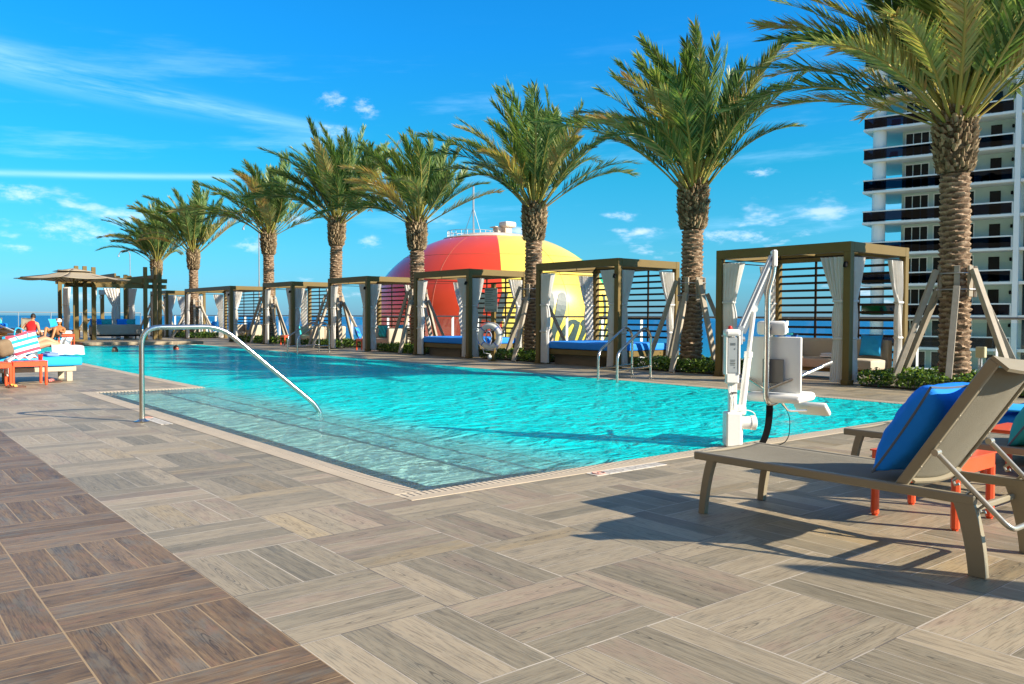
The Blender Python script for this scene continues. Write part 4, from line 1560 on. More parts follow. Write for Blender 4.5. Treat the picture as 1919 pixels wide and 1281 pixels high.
def orange_table(label, x, y, s=0.44, h=0.36, rz=0.0, group='orange metal side tables'):
    t = thing('side_table', label, 'side table', (x, y, 0), rz, group)
    mb = MB()
    mb.box((0, 0, h - 0.004), (s + .05, s + .05, 0.008), 0.003)
    for (a, b_) in (((-s / 2, -s / 2), (s / 2, -s / 2)), ((s / 2, -s / 2), (s / 2, s / 2)), ((s / 2, s / 2), (-s / 2, s / 2)), ((-s / 2, s / 2), (-s / 2, -s / 2))):
        mb.beam((a[0], a[1], h - .046), (b_[0], b_[1], h - .046), 0.046, 0.076, 0.002)
    mb.build('table_top', 'orange', t)
    for (a, b_) in ((-1, -1), (1, -1), (1, 1), (-1, 1)):
        mb = MB()
        mb.box((a * s / 2, b_ * s / 2, (h - .06) / 2), (0.042, 0.042, h - .062), 0.012)
        mb.lathe([(.016, 0.0), (.018, .006)], (a * s / 2, b_ * s / 2, -0.001), 8)
        mb.build('leg', 'orange', t)
    return t


def daybed(y, label, seed):
    t = thing('daybed', label, 'daybed', (CX + .10, y + .13, 0), group='blue cabana daybeds')
    W_, D_ = 2.46, 1.75
    mb = MB()
    mb.span((0.02, 0.0, 0.24), (D_, W_, 0.37), 0.01)
    mb.build('frame', 'bronze', t)
    mb = MB()
    mb.span((0.25, 0.75, 0.0), (D_ - .25, W_ - .15, 0.24))
    mb.build('plinth', 'concrete', t)
    for (x, y_) in ((.1, .1), (.1, W_ - .1), (D_ - .1, .1), (D_ - .1, W_ - .1)):
        mb = MB()
        mb.box((x, y_, .12), (.07, .07, .24), 0.005)
        mb.build('leg', 'bronze', t)
    cushion((D_ / 2, W_ / 2, 0.46), (D_ + .02, W_ + .02, 0.18), 0.04, puff=0.02).build('mattress', 'blue', t, smooth=True)
    return t


daybed(12.65, 'blue daybed inside the cabana over the nearer pool ladder', 1)
daybed(18.17, 'blue daybed inside the cabana behind the life ring sign', 2)
daybed(44.75, 'small blue daybed in the most distant cabana', 3)


def sofa(label, x, y, L_, D_, rz, mat='beige', arms=(True, True), back=True, group='cabana sofas', seat_h=0.38, back_h=0.74, cat='sofa'):
    """local: x along the sofa length, y depth (back at y = D_)"""
    t = thing('sofa' if cat == 'sofa' else 'chaise', label, cat, (x, y, 0), rz, group)
    fr = MB()
    fr.span((0.03, 0.03, 0.13), (L_ - .03, D_ - .03, 0.19), 0.006)
    fr.build('base_frame', 'bronze' if mat == 'beige' else 'black', t)
    for (qx, qy) in ((.08, .08), (L_ - .08, .08), (L_ - .08, D_ - .08), (.08, D_ - .08)):
        mb = MB()
        mb.box((qx, qy, .065), (.05, .05, .13), 0.004)
        mb.build('leg', 'bronze', t)
    a0 = 0.15 if arms[0] else 0
    a1 = 0.15 if arms[1] else 0
    bd = 0.20 if back else 0
    n = max(1, round((L_ - a0 - a1) / 0.85))
    w_ = (L_ - a0 - a1) / n
    for i in range(n):
        cushion((a0 + w_ * (i + .5), (D_ - bd) / 2, (0.19 + seat_h) / 2), (w_ - .006, D_ - bd - .01, seat_h - .19), 0.04, puff=.015).build('seat_cushion', mat, t, smooth=True)
    if back:
        cushion((L_ / 2, D_ - bd / 2, (0.19 + back_h) / 2), (L_, bd, back_h - .19), 0.05).build('backrest', mat, t, smooth=True)
    for k, q in enumerate(arms):
        if q:
            xx = 0.075 if k == 0 else L_ - .075
            cushion((xx, (D_ - bd) / 2, (0.19 + back_h - .02) / 2), (0.15, D_ - bd, back_h - .21), 0.045).build('armrest', mat, t, smooth=True)
    return t


# nearest cabana: sofa along the back and a side seat, table, towel, bottle, pillows
sofa('long beige sofa along the back of the nearest cabana', 14.30, 9.85, 2.35, 0.80, -PI / 2, arms=(True, False))
orange_table('orange side table holding a water bottle inside the nearest cabana', 13.75, 8.95, .38, .40)
bt = thing('water_bottle', 'clear water bottle standing on the orange table in the nearest cabana', 'bottle', (13.72, 8.93, .40))
mb = MB(); mb.lathe([(.030, 0), (.034, .01), (.033, .13), (.028, .16), (.014, .185), (.013, .20)], (0, 0, 0), 14); mb.build('body', 'bottle', bt, smooth=True)
mb = MB(); mb.lathe([(.016, .20), (.016, .222)], (0, 0, 0), 12); mb.build('cap', 'white', bt)
mb = MB(); mb.lathe([(.0345, .05), (.0345, .10)], (0, 0, 0), 14); mb.build('paper_label', 'blue', bt)
ft = MB()
cushion((0, 0, 0.025), (.30, .42, .045), 0.02, mb=ft)
cushion((0.01, 0.0, 0.062), (.28, .40, .035), 0.016, mb=ft)
o = ft.build('folded_towel', 'towelw', smooth=True); o.location = (14.52, 8.35, .395); o.rotation_euler = (0, 0, .2)
tag(o, 'folded white towel lying on the sofa seat of the nearest cabana', 'towel')
pillow('blue wavy striped pillow on the far end of the sofa in the nearest cabana', (14.62, 9.42, .60), .45, .42, .15, -.9, -.25, 'stripe_blue', 3)
pillow('teal pillow behind the wavy striped one in the nearest cabana', (14.78, 9.60, .63), .42, .42, .14, -1.3, -.2, 'teal', 4)
pillow('light blue pillow at the near end of the sofa in the nearest cabana', (14.82, 7.78, .63), .42, .40, .14, -PI / 2, -.2, 'sky_blue', 5)

# cabana with ladder behind: chaise sofas of the middle cabanas
def chaise(label, x, y, rz=0.0):
    return sofa(label, x, y, 0.75, 1.55, rz, arms=(False, False), cat='chaise', group='beige cabana chaises', seat_h=.36, back_h=.72)


chaise('beige chaise in the cabana before the blue edge of the water tower', 13.30 + 1.55, 26.25, PI / 2 + PI)
orange_table('orange side table in the cabana before the blue edge of the water tower', 13.62, 24.65, .36, .38)
sofa('beige armchair in the cabana before the blue edge of the water tower', 14.15, 25.1, 1.15, .75, -PI / 2)
pillow('blue striped pillow on the chaise before the blue edge of the water tower', (13.78, 25.35, .56), .45, .45, .15, .9, -.35, 'stripe_blue', 7)
pillow('teal striped pillow on the armchair before the blue edge of the water tower', (14.45, 24.9, .62), .42, .42, .15, -1.2, -.3, 'stripe_teal', 8)
pillow('light blue pillow in the cabana before the blue edge of the water tower', (14.75, 24.25, .66), .42, .40, .14, -PI / 2, -.2, 'sky_blue', 9)
chaise('beige chaise in the cabana fifth from the right', 13.30 + 1.55, 31.95, PI / 2 + PI)
sofa('beige armchair at the back of the cabana fifth from the right', 14.15, 30.9, 1.2, .75, -PI / 2)
orange_table('orange side table at the front of the cabana fifth from the right', 13.55, 30.6, .36, .38)
pillow('teal striped pillow in the cabana fifth from the right', (13.95, 30.6, .60), .5, .5, .15, .6, -.3, 'stripe_teal', 10)
sofa('beige sofa seen through the side of the extra wide cabana', 14.25, 38.4, 2.4, .78, -PI / 2)
chaise('beige chaise at the front of the extra wide cabana', 13.35 + 1.5, 39.9, PI / 2 + PI)
pillow('big blue striped pillow on the chaise of the extra wide cabana', (13.75, 39.1, .62), .55, .5, .16, .7, -.3, 'stripe_blue', 12)
pillow('blue striped pillow on the sofa of the extra wide cabana', (14.7, 37.3, .66), .5, .42, .15, -PI / 2, -.2, 'stripe_blue', 13)
pillow('light blue pillow on the near end of the sofa of the extra wide cabana', (14.7, 36.5, .66), .45, .42, .15, -PI / 2, -.2, 'sky_blue', 14)
lf = MB()      # bromeliad beside the wide cabana
rd = random.Random(4)
for i in range(26):
    a = rd.random() * 6.28; e_ = rd.uniform(.5, 1.3)
    d_ = Vector((math.cos(a) * math.cos(e_), math.sin(a) * math.cos(e_), math.sin(e_)))
    sd = Vector((-math.sin(a), math.cos(a), 0)) * .02
    l_ = rd.uniform(.3, .5)
    lf.add([-sd, d_ * l_ * .5 - sd * 1.2, d_ * l_ + Vector((0, 0, -.03)), d_ * l_ * .5 + sd * 1.2, sd], [(0, 1, 2, 3, 4)], 0, .85 + rd.random() * .15)
o = lf.build('bromeliad', 'rachis', tones=True); o.location = (13.6, 35.1, .16)
tag(o, 'orange spiky plant in the hedge in front of the extra wide cabana', 'plant')

# ------------------------------------------------------------------ sign with life ring
sg = thing('rules_sign', 'grey pool rules sign on a bronze post with a life ring hook', 'sign', (12.95, 16.75, 0))
fdir = Vector((-0.9, -0.43, 0)).normalized()           # the way the sign faces
sdir = Vector((fdir.y, -fdir.x, 0))
if sdir.dot(RT) < 0:
    sdir = -sdir
RM = Matrix((sdir, -fdir, Vector((0, 0, 1)))).transposed()
mb = MB()
mb.box((0, 0, 0.98), (0.10, 0.10, 1.96), 0.004, RM)
mb.box((0, 0, 0.01), (0.2, 0.2, 0.02), 0.004, RM)
mb.build('post', 'bronze', sg)
mb = MB()
mb.box(fdir * 0.066 + sdir * -0.04 + Vector((0, 0, 1.55)), (0.36, 0.012, 0.60), 0.003, RM)
mb.build('panel', 'board', sg)
mb = MB()
rd = random.Random(9)
y_ = 1.79
o_ = fdir * 0.0745 + sdir * -0.04
for i in range(9):
    l_ = rd.uniform(.16, .30)
    mb.box(o_ + sdir * (-.16 + l_ / 2) + Vector((0, 0, y_)), (l_, .003, .011), 0, RM)
    y_ -= 0.046
for i in range(8):
    x_ = -.14 + i * .038
    mb.box(o_ + sdir * x_ + Vector((0, 0, 1.30)), (.009, .003, .06), 0, RM)
    mb.box(o_ + sdir * (x_ + .012) + Vector((0, 0, 1.30 + rd.choice((-.025, 0, .025)))), (.024, .003, .009), 0, RM)
for i in range(10):
    x_ = -.15 + i * .030
    mb.box(o_ + sdir * x_ + Vector((0, 0, 1.822)), (.014, .003, .026), 0, RM)
mb.build('writing', 'ink', sg)
mb = MB()
mb.tube([fdir * .05 + Vector((0, 0, .78)), fdir * .14 + Vector((0, 0, .76)), fdir * .15 + Vector((0, 0, .84))], .012, 6)
mb.build('hook', 'galv', sg)
lr = thing('life_ring', 'white life ring with blue rope hanging on the pool rules sign', 'life ring', Vector((12.95, 16.75, .63)) + fdir * .11 + sdir * -.05)
mb = MB()
R1, R2 = .265, .075


def tor(u, v, k=1.0, R_=R1, r_=R2):
    a, b_ = u * 2 * PI, v * 2 * PI
    q = sdir * math.cos(a) + Vector((0, 0, 1)) * math.sin(a)
    return q * (R_ + r_ * k * math.cos(b_)) + fdir * (r_ * 0.8 * k * math.sin(b_))


mb.grid(lambda u, v: tor(u, v), 40, 14)
mb.build('ring', 'ring', lr, smooth=True, angle=80)
for i in range(4):
    mb = MB()
    a0 = (i + .5) / 4
    mb.grid(lambda u, v: tor(a0 - .012 + .024 * u, v, 1.05), 3, 14)
    mb.build('band', 'towelb', lr)
mb = MB()
pts = []
for i in range(49):
    a = 2 * PI * i / 48
    sag = 0.03 * abs(math.sin(2 * a))
    pts.append((sdir * math.cos(a) + Vector((0, 0, math.sin(a)))) * (R1 + R2 * 1.06 + sag) + fdir * .01)
mb.tube(pts, .008, 6, caps=False)
rd = random.Random(3)
for k in range(7):         # coil of rope in the middle
    pts = []
    for i in range(17):
        a = 2 * PI * i / 16
        pts.append(fdir * (.02 + .012 * k) + sdir * (.075 * math.cos(a) + rd.uniform(-.008, .008) + (k - 3) * .008) + Vector((0, 0, .17 * math.sin(a) - .02 - .004 * k)))
    mb.tube(pts, .009, 6, caps=False)
mb.build('rope', 'rope', lr, smooth=True)
mb = MB()
mb.tube([sdir * -.2 + Vector((0, 0, -.3)), sdir * -.16 + Vector((0, 0, -.42)), sdir * .02 + Vector((0, 0, -.45))], .012, 6)
mb.lathe([(.01, 0), (.05, .02), (.055, .06), (.04, .1), (.01, .12)], sdir * 0.0 + Vector((0, 0, -.58)), 10)
mb.build('float_line', 'ring', lr, smooth=True)

# ------------------------------------------------------------------ handrails
hr = thing('pool_handrail', 'long polished steel entry handrail in the foreground, sloping from deck into the water', 'handrail', (2.48, 9.25, 0))
mb = MB()
mb.tube(rounded([(0, 0, 0.0), (0, 0, .995), (.83, -.03, 1.0), (1.93, -.25, .02), (1.96, -.26, -.35)], .19, 7), .0265, 14)
mb.build('rail', 'steel', hr, smooth=True)
mb = MB()
mb.lathe([(.075, .004), (.078, .008), (.05, .016), (.034, .03), (.030, .034)], (0, 0, 0), 24)
mb.build('base_flange', 'steel', hr, smooth=True)


def ladder(label, a, bdeck, gap, group='pool ladders'):
    """a: in the water, bdeck: on the deck, for the left rail; gap: vector to the right rail"""
    a, bdeck, gap = Vector(a), Vector(bdeck), Vector(gap)
    t = thing('pool_ladder', label, 'pool ladder', bdeck, group=group)
    for k in (0, 1):
        o_ = gap * k - bdeck
        A, B_ = a + o_, bdeck + o_
        d_ = (B_ - A)
        d_.z = 0
        pts = [A + Vector((0, 0, -.9)), A + Vector((0, 0, .50)), A + d_ * .80 + Vector((0, 0, .955)), B_ + Vector((0, 0, .80)), B_]
        pts[3].z = .82
        mb = MB()
        mb.tube(rounded(pts, .16, 6), .024, 10)
        mb.tube([A + Vector((0, 0, .20)), B_ + Vector((0, 0, .20))], .019, 8)
        mb.lathe([(.055, .004), (.055, .01), (.03, .018)], B_, 14)
        mb.build('rail', 'steel', t, smooth=True)
    for z in (-.25, -.50, -.75):
        mb = MB()
        p = a - bdeck + Vector((0, 0, z))
        mb.beam(p, p + gap, .10, .02, .004)
        mb.build('tread', 'steel', t)
    return t


ladder('nearer pair of steel pool ladder rails in front of the cabana with the blue daybed', (10.62, 10.65, 0), (12.15, 11.25, 0), (-.20, -.66, 0))
ladder('far pair of steel pool ladder rails, left of the water tower', (10.60, 23.9, 0), (12.05, 24.75, 0), (-.12, -.95, 0))

# ------------------------------------------------------------------ pool lift (frame: u right, w away, z up)
LO = Vector((6.05, 4.42, 0.0))
LM = Matrix(((RT.x, FW.x, 0, LO.x), (RT.y, FW.y, 0, LO.y), (0, 0, 1, 0), (0, 0, 0, 1)))
lt = thing('pool_lift', 'white accessible pool lift with plastic seat and raised arm at the pool edge', 'pool lift', mat=LM)
mb = MB()
mb.box((0, 0, .155), (.13, .15, .30), .012)
mb.box((.045, 0, .06), (.075, .13, .10), .02)
mb.build('base_housing', 'white', lt)
mb = MB()
mb.box((.0, 0, .62), (.066, .07, .66), .008)
mb.build('mast', 'white', lt)
mb = MB()
mb.box((-.02, -.055, .62), (.115, .05, .13), .012)
mb.box((-.025, -.05, .995), (.135, .11, .06), .022)
mb.box((.032, -.05, .80), (.018, .08, .33), .005)
mb.box((-.078, -.05, .80), (.012, .08, .33), .005)
mb.build('battery_case', 'white2', lt)
mb = MB()
mb.box((-.024, -.058, .80), (.088, .055, .31), .006)
for z in (.70, .86):
    mb.lathe([(.006, 0), (.006, .004)], (.0, -.086, z), 8, axis=(0, -1, 0))
mb.build('battery', 'lift_panel', lt)
for (z, w_, h_, m_) in ((.905, .05, .02, 'ink'), (.76, .045, .05, 'ink')):
    mb = MB()
    for q in range(4):
        mb.box((-.024, -.0865, z - q * h_ * .28), (w_ * (1 - .15 * (q % 2)), .001, h_ * .10))
    mb.build('sticker_print', m_, lt)
mb = MB()
mb.lathe([(.018, 0), (.020, .012), (.016, .03), (.008, .034)], (-.04, -.05, 1.02), 14)
mb.build('stop_button', 'red', lt, smooth=True)
mb = MB()
A0, A1 = Vector((.055, .0, 1.01)), Vector((.335, .02, 1.66))
mb.beam(A0, A1, .026, .052, .006, up=(-1, 0, .3))
mb.beam(A0 + Vector((.045, .05, -.02)), A1 + Vector((.045, .05, -.02)), .026, .046, .006, up=(-1, 0, .3))
mb.box((.355, .03, 1.64), (.045, .08, .15), .012)
mb.build('lifting_arm', 'white', lt)
mb = MB()
mb.beam(A0 + Vector((.005, -.017, .005)), A1 + Vector((.005, -.017, .005)), .002, .012, 0, up=(-1, 0, .3))
mb.beam(A0 + Vector((-.015, -.017, .03)), A1 + Vector((-.015, -.017, .02)), .002, .008, 0, up=(-1, 0, .3))
mb.build('arm_stripe', 'piping', lt)
mb = MB()
mb.tube([(.03, .0, .93), (.10, .0, .94)], .022, 8)
mb.tube([(.055, -.045, 1.03), (.055, .05, 1.03)], .026, 10)
mb.box((.06, .0, .96), (.03, .09, .14), .01)
mb.build('pivot_bracket', 'galv', lt)
mb = MB()
mb.tube([(.085, .02, .30), (.140, .03, .78)], .032, 12)
mb.box((.075, .02, .32), (.09, .09, .09), .02)
mb.tube([(.140, .03, .78), (.145, .03, .83)], .037, 12)
mb.build('actuator_body', 'white2', lt, smooth=True)
mb = MB()
mb.tube([(.143, .03, .80), (.187, .03, 1.20)], .020, 10)
mb.lathe([(.03, -.02), (.03, .02)], (.187, .03, 1.20), 10, axis=(0, 1, 0))
mb.tube([(.16, .03, 1.21), (.215, .03, 1.19)], .012, 6)
mb.build('actuator_rod', 'white', lt, smooth=True)
mb = MB()
mb.lathe([(.035, 0), (.055, .01), (.058, .11), (.064, .112), (.064, .15), (.05, .158)], (.05, .0, .21), 18, axis=(1, 0, 0))
mb.box((.075, 0, .13), (.03, .06, .08), .01)
mb.build('motor', 'white2', lt, smooth=True)
mb = MB()
for q, o_ in enumerate((0, .012, -.012)):
    mb.tube(rounded([(-.025 + o_, -.05, .56), (-.04 + o_, -.055, .50), (-.01 + o_, -.058, .42), (.0 + o_, -.058, .33)], .04, 5), .0045, 5)
mb.tube(rounded([(.0, -.058, .45), (.0, -.06, .30), (.10, -.08, .335), (.19, -.04, .30), (.205, 0, .24)], .06, 6), .0045, 5)
mb.build('cable', 'white2', lt, smooth=True)
mb = MB()
mb.box((-.0, -.06, .475), (.05, .02, .012), .003)
mb.build('cable_tie', 'black', lt)
# chair pole and seat
FX = Vector((.60, .80, 0))
SX = Vector((.80, -.60, 0))
base_u = Vector((.305, .03, 0))


def cp_(f, s, z):
    return base_u + FX * f + SX * s + Vector((0, 0, z))


FM = Matrix((SX, FX, Vector((0, 0, 1)))).transposed()
mb = MB()
mb.tube(rounded([(.355, .03, 1.66), (.352, .03, 1.50), tuple(cp_(0, 0, 1.36)), tuple(cp_(0, 0, .37)), tuple(cp_(.16, .03, .37)), tuple(cp_(.26, .03, .42))], .09, 6), .026, 12)
mb.build('chair_pole', 'steel', lt, smooth=True)
mb = MB()
mb.box(cp_(.06, .02, 1.035), (.27, .075, .125), .060, FM)
mb.build('headrest', 'white2', lt, smooth=True)
mb = MB()
mb.box(cp_(.02, 0, 1.04), (.06, .03, .05), .006, FM)
mb.build('headrest_clamp', 'lift_grey', lt)
mb = MB()
mb.box(cp_(.035, .045, .66), (.19, .01, .21), .004, FM)
mb.build('mounting_plate', 'lift_grey', lt)
bkp = MB()
bkp.box(cp_(.075, .045, .715), (.47, .030, .49), .014, FM)
bkp.build('backrest', 'white2', lt, smooth=True)
mb = MB()
mb.box(cp_(.225, .045, .425), (.50, .46, .080), .036, FM)
mb.build('seat', 'white2', lt, smooth=True)
for s in (-1, 1):
    mb = MB()
    ae_ = (.42, .40, .72) if s > 0 else (.44, -.27, .70)
    mb.tube(rounded([tuple(cp_(.0, .01 * s, .50)), tuple(cp_(.08, .25 * s, .615)), tuple(cp_(*ae_))], .10, 5), .014, 8)
    ar = mb.build('armrest', 'steel', lt, smooth=True)
    mb = MB()
    mb.tube([cp_(ae_[0] - .07, ae_[1] - (.032 if s > 0 else .002), .70 if s > 0 else .684), cp_(ae_[0] + .04, ae_[1] + (.018 if s > 0 else 0), .732 if s > 0 else .714)], .017, 8)
    mb.build('grip', 'lift_grey', ar, smooth=True)
mb = MB()
mb.tube(rounded([tuple(cp_(.25, .03, .41)), tuple(cp_(.38, .06, .28)), tuple(cp_(.54, .18, .28))], .06, 5), .011, 7)
fs_ = mb.build('footrest_bracket', 'steel', lt, smooth=True)
mb = MB()
mb.box(cp_(.64, .20, .290), (.30, .20, .055), .022, FM @ Matrix.Rotation(-.55, 3, 'X'))
mb.build('footrest', 'white2', lt, smooth=True)
mb = MB()
mb.ribbon(bez((.335, .03, .36), (.33, .0, .12), (.24, -.03, .01), 10) + [Vector((.20, -.04, .008))], .058, .006, (0.95, -.3, 0))
mb.ribbon(rounded([(.43, .12, .40), (.54, .10, .28), (.50, .0, .06), (.38, -.04, .009), (.27, -.04, .009)], .10, 6), .022, .004, (.2, 1, 0))
mb.build('seat_belt', 'black', lt)

# ------------------------------------------------------------------ loungers
def make_lounger():
    """origin: deck under the foot-end corner of the near rail; x across, -y towards the head"""
    t = thing('sun_lounger', 'x', 'sun lounger')
    Wd = .57
    for x in (0, Wd):
        mb = MB()
        mb.span((x - .018, -1.53, .308), (x + .018, 0.0, .352), 0.006)
        mb.build('side_rail', 'taupe', t)
    for q in (((.019, -.036, .310), (Wd - .019, -.001, .350)), ((.019, -.20, .300), (Wd - .019, -.17, .318)), ((.019, -1.20, .312), (Wd - .019, -1.17, .335)), ((-.01, -1.484, .252), (Wd + .01, -1.456, .280))):
        mb = MB()
        mb.span(q[0], q[1], .006)
        mb.build('cross_bar', 'taupe', t)
    mb = MB()

    def sl(u, v):
        x = .012 + (Wd - .024) * u
        y = -.02 - 1.16 * v
        return Vector((x, y, .349 - .022 * math.sin(u * PI) * math.sin(min(1, v * 1.4 + .15) * PI)))
    mb.grid(sl, 14, 24)
    mb.build('seat_sling', 'sling', t, smooth=True, solid=-.003)
    for (ys, yb, w0, w1) in ((-.125, -.060, .050, .040), (-1.475, -1.545, .088, .072)):
        for x in (.0, Wd):
            sg_ = 1 if yb > ys else -1
            pts = bez((x, ys, .335), (x, ys + .01 * sg_ if False else ys + (yb - ys) * .80, .19), (x, yb, 0.002), 8)
            mb = MB()
            mb.ribbon(pts, [w0 * (1 - i / 8) + w1 * i / 8 for i in range(9)], .034, (0, 1, 0))
            mb.build('leg', 'taupe', t)
    # backrest
    hy, hz = -1.195, .352
    by, bz = -.55, .835
    bn = Vector((0, bz, -by))         # towards the sitter
    ln = .71

    def bp(x, s, n=0.0):
        return Vector((x, hy + by * s, hz + bz * s)) + bn * n
    for x in (0.02, Wd - .02):
        mb = MB()
        mb.beam(bp(x, -.02), bp(x, ln), .034, .048, .005, up=bn)
        br = mb.build('backrest_rail', 'taupe', t)
        mb = MB()
        for q in (.12, .27, .42, .57):
            mb.lathe([(.007, 0), (.007, .001), (.005, .002)], bp(x, q, -.0245), 8, axis=-bn)
        mb.build('screw', 'bar', br)
    mb = MB()
    mb.grid(lambda u, v: bp(.037 + (Wd - .074) * u, .02 + (ln - .05) * v, -.012 - .030 * math.sin(u * PI)), 14, 16)
    mb.build('backrest_sling', 'sling', t, smooth=True, solid=.003)
    mb = MB()
    mb.ribbon([bp(.003 + (Wd - .006) * i / 12, ln + .004, -.028 - .045 * math.sin(PI * i / 12) ** 1.0) for i in range(13)], .085, .016, bn + Vector((0, -.15, 0)))
    mb.build('top_bar', 'taupe', t, smooth=True)
    mb = MB()
    mb.ribbon([bp(.037 + (Wd - .074) * i / 12, .035, -.02 - .025 * math.sin(PI * i / 12)) for i in range(13)], .035, .012, bn)
    mb.build('lower_bar', 'taupe', t, smooth=True)
    # support
    mb = MB()
    x0, x1 = -.004, Wd + .004
    mb.tube(rounded([tuple(bp(x0, .23, -.045)), (x0 + .02, -1.665, .225), (x1 - .02, -1.665, .225), tuple(bp(x1, .23, -.045))], .05, 5), .0125, 9)
    for x in (x0, x1):
        mb.tube([bp(x - .02, .23, -.045), bp(x + .02, .23, -.045)], .016, 10)
    mb.build('support_bar', 'bar', t, smooth=True)
    for x in (x0 + .008, x1 - .008):
        mb = MB()
        p0 = bp(x, .23, -.045)
        p1 = Vector((x + .01, -1.665, .225))
        for q in (.30, .48, .66):
            p = p0.lerp(p1, q)
            mb.tube([p + Vector((0, .0, -.008)), p + Vector((0, .022, -.03)), p + Vector((0, .014, -.048)), p + Vector((0, -.004, -.040))], .007, 6)
        mb.build('ratchet_hook', 'bar', t)
    return t


l1 = make_lounger()
l1.location = (3.845, 3.06, 0)
tag(l1, 'taupe sling sun lounger in the right foreground, backrest raised behind a large blue pillow', 'sun lounger', 'taupe sun loungers')
l2 = copy_tree(l1)
l2.location = (5.50, 3.07, 0)
tag(l2, 'taupe sling sun lounger with a teal pillow, behind the foreground orange table', 'sun lounger', 'taupe sun loungers')
cpz = thing('closed_parasol', 'closed beige parasol standing outside the lower right corner, seen only by its shadow', 'umbrella', (5.50, -1.66, 0))
mb = MB()
mb.tube([(0, 0, 0), (0, 0, 2.2)], .025, 10)
mb.build('pole', 'bronze', cpz)
mb = MB()
mb.lathe([(.10, .75), (.15, .85), (.17, 1.2), (.15, 1.7), (.11, 2.05), (.05, 2.2), (.01, 2.24)], (0, 0, 0), 16)
mb.build('folded_canopy', 'canopy', cpz, smooth=True)
mb = MB()
mb.box((0, 0, .04), (.5, .5, .08), .02)
mb.build('base', 'bronze', cpz)
BT = math.atan2(.55, .835)
pillow('large royal blue pillow with grey piping leaning on the foreground lounger backrest', (4.14, 1.865, .60), .60, .50, .25, 0, BT - .02, 'pillow_blue', 21)
pillow('teal pillow with dark piping on the second lounger behind the orange table', (5.78, 1.90, .54), .52, .46, .2, 0.0, BT, 'teal', 22)
orange_table('orange side table beside the foreground taupe lounger with the royal blue pillow', 4.81, 2.15, .44, .378)
orange_table('orange side table behind the teal pillow at the right edge', 6.46, 2.22, .44, .36)
# tie string on the foreground lounger
o = MB()
for k in range(4):
    o.tube(rounded([(0, 0, 0), (.02 + .01 * k, .01, .03 - .012 * k), (.045, -.005 * k, -.01 * k), (.03 + .012 * k, .0, -.04)], .01, 3), .0028, 5)
o = o.build('tie_string', 'towelw', l1, smooth=True)
o.location = (.30, -1.235, .372)
# cushioned lounge at the right edge
d3 = thing('cushioned_lounge', 'low lounge with a light blue mattress at the right edge behind the orange table', 'lounge', (6.95, 2.75, 0))
mb = MB(); mb.span((0, -1.7, .14), (.75, 0, .24), .01); mb.build('frame', 'black', d3)
for (a, b_) in ((.06, -.06), (.69, -.06), (.06, -1.64), (.69, -1.64)):
    mb = MB(); mb.box((a, b_, .07), (.05, .05, .14), .004); mb.build('leg', 'black', d3)
cushion((.375, -.85, .315), (.76, 1.72, .15), .045, puff=.02).build('mattress', 'pillow_blue', d3, smooth=True)
mb = MB()
mb.grid(lambda u, v: Vector((-.03 + .82 * u, -.05 - 1.3 * v, .397 + .012 * math.sin(u * 7 + v * 5) + .035 * math.exp(-((u - .5) ** 2) * 9))), 16, 20)
o = mb.build('draped_towel', 'sky_blue', smooth=True, solid=.008)
o.location = (6.95, 2.75, 0.012)
tag(o, 'bright blue towel spread over the low lounge at the right edge', 'towel')

# utility box behind the railing by the nearest palm
ub = thing('control_box', 'yellowed control box on a short post beside the nearest palm', 'control box', (16.2, 6.42, 0))
mb = MB(); mb.box((0, 0, .52), (.10, .16, .20), .01); mb.build('box', 'util', ub)
mb = MB(); mb.tube([(0, 0, 0), (0, 0, .42)], .025, 8); mb.tube([(.03, .05, 0), (.03, .05, .42)], .012, 6); mb.build('post', 'galv', ub)

# ------------------------------------------------------------------ depth marker tiles at the coping
def marker(name, label, p, ux_, n, w_, word):
    ux_ = Vector(ux_).normalized()
    rz = math.atan2(ux_.y, ux_.x)
    t = thing(name, label, 'pool marker', (p[0], p[1], 0.0), rz)
    mb = MB()
    for i in range(n):
        mb.span((i * w_ + .003, -.06, .0006), ((i + 1) * w_ - .003, .06, .0045))
    mb.build('tile', 'markt', t)
    cu = bpy.data.curves.new('txt', 'FONT')
    cu.body = word
    cu.size = .105
    cu.space_character = 1.25
    cu.align_y = 'CENTER'
    tmp = bpy.data.objects.new('tmp', cu)
    COL.objects.link(tmp)
    bpy.context.view_layer.update()
    me = bpy.data.meshes.new_from_object(tmp)
    bpy.data.objects.remove(tmp)
    me.materials.clear()
    me.materials.append(MT['faded_ink'])
    o = bpy.data.objects.new('writing', me)
    COL.objects.link(o)
    o.parent = t
    o.location = (.15, .0, .0052)
    mb = MB()
    mb.tube([Vector((.075 + .045 * math.cos(a * .3927), .045 * math.sin(a * .3927), .006)) for a in range(17)], .006, 4, caps=False)
    mb.beam((.045, -.03, .006), (.105, .03, .006), .008, .004)
    mb.build('no_diving_symbol', 'faded_red', t)
    return t


marker('depth_marker', 'faded no diving marker tiles on the near coping, left of the foreground lounger', (4.15, 4.225, 0), (1, 0, 0), 6, .125, 'NO DIVING')
marker('depth_marker', 'faded no diving marker tiles beside the base of the steel entry handrail', (2.62, 9.62, 0), (0, -1, 0), 6, .125, 'NO DIVING')

# ================================================================== far end: pergola, umbrella, loungers, people
PZ = 0.12
bpy.data.objects.remove(bpy.data.objects['pergola_platform'])
b = MB()
b.span((6.95, 33.45, 0.002), (11.3, 41.0, PZ), 0.01)
struct("pergola_platform", b, 'deck')


def at(r, f, z=0.0):
    return RT * r + FW * f + Vector((0, 0, z))


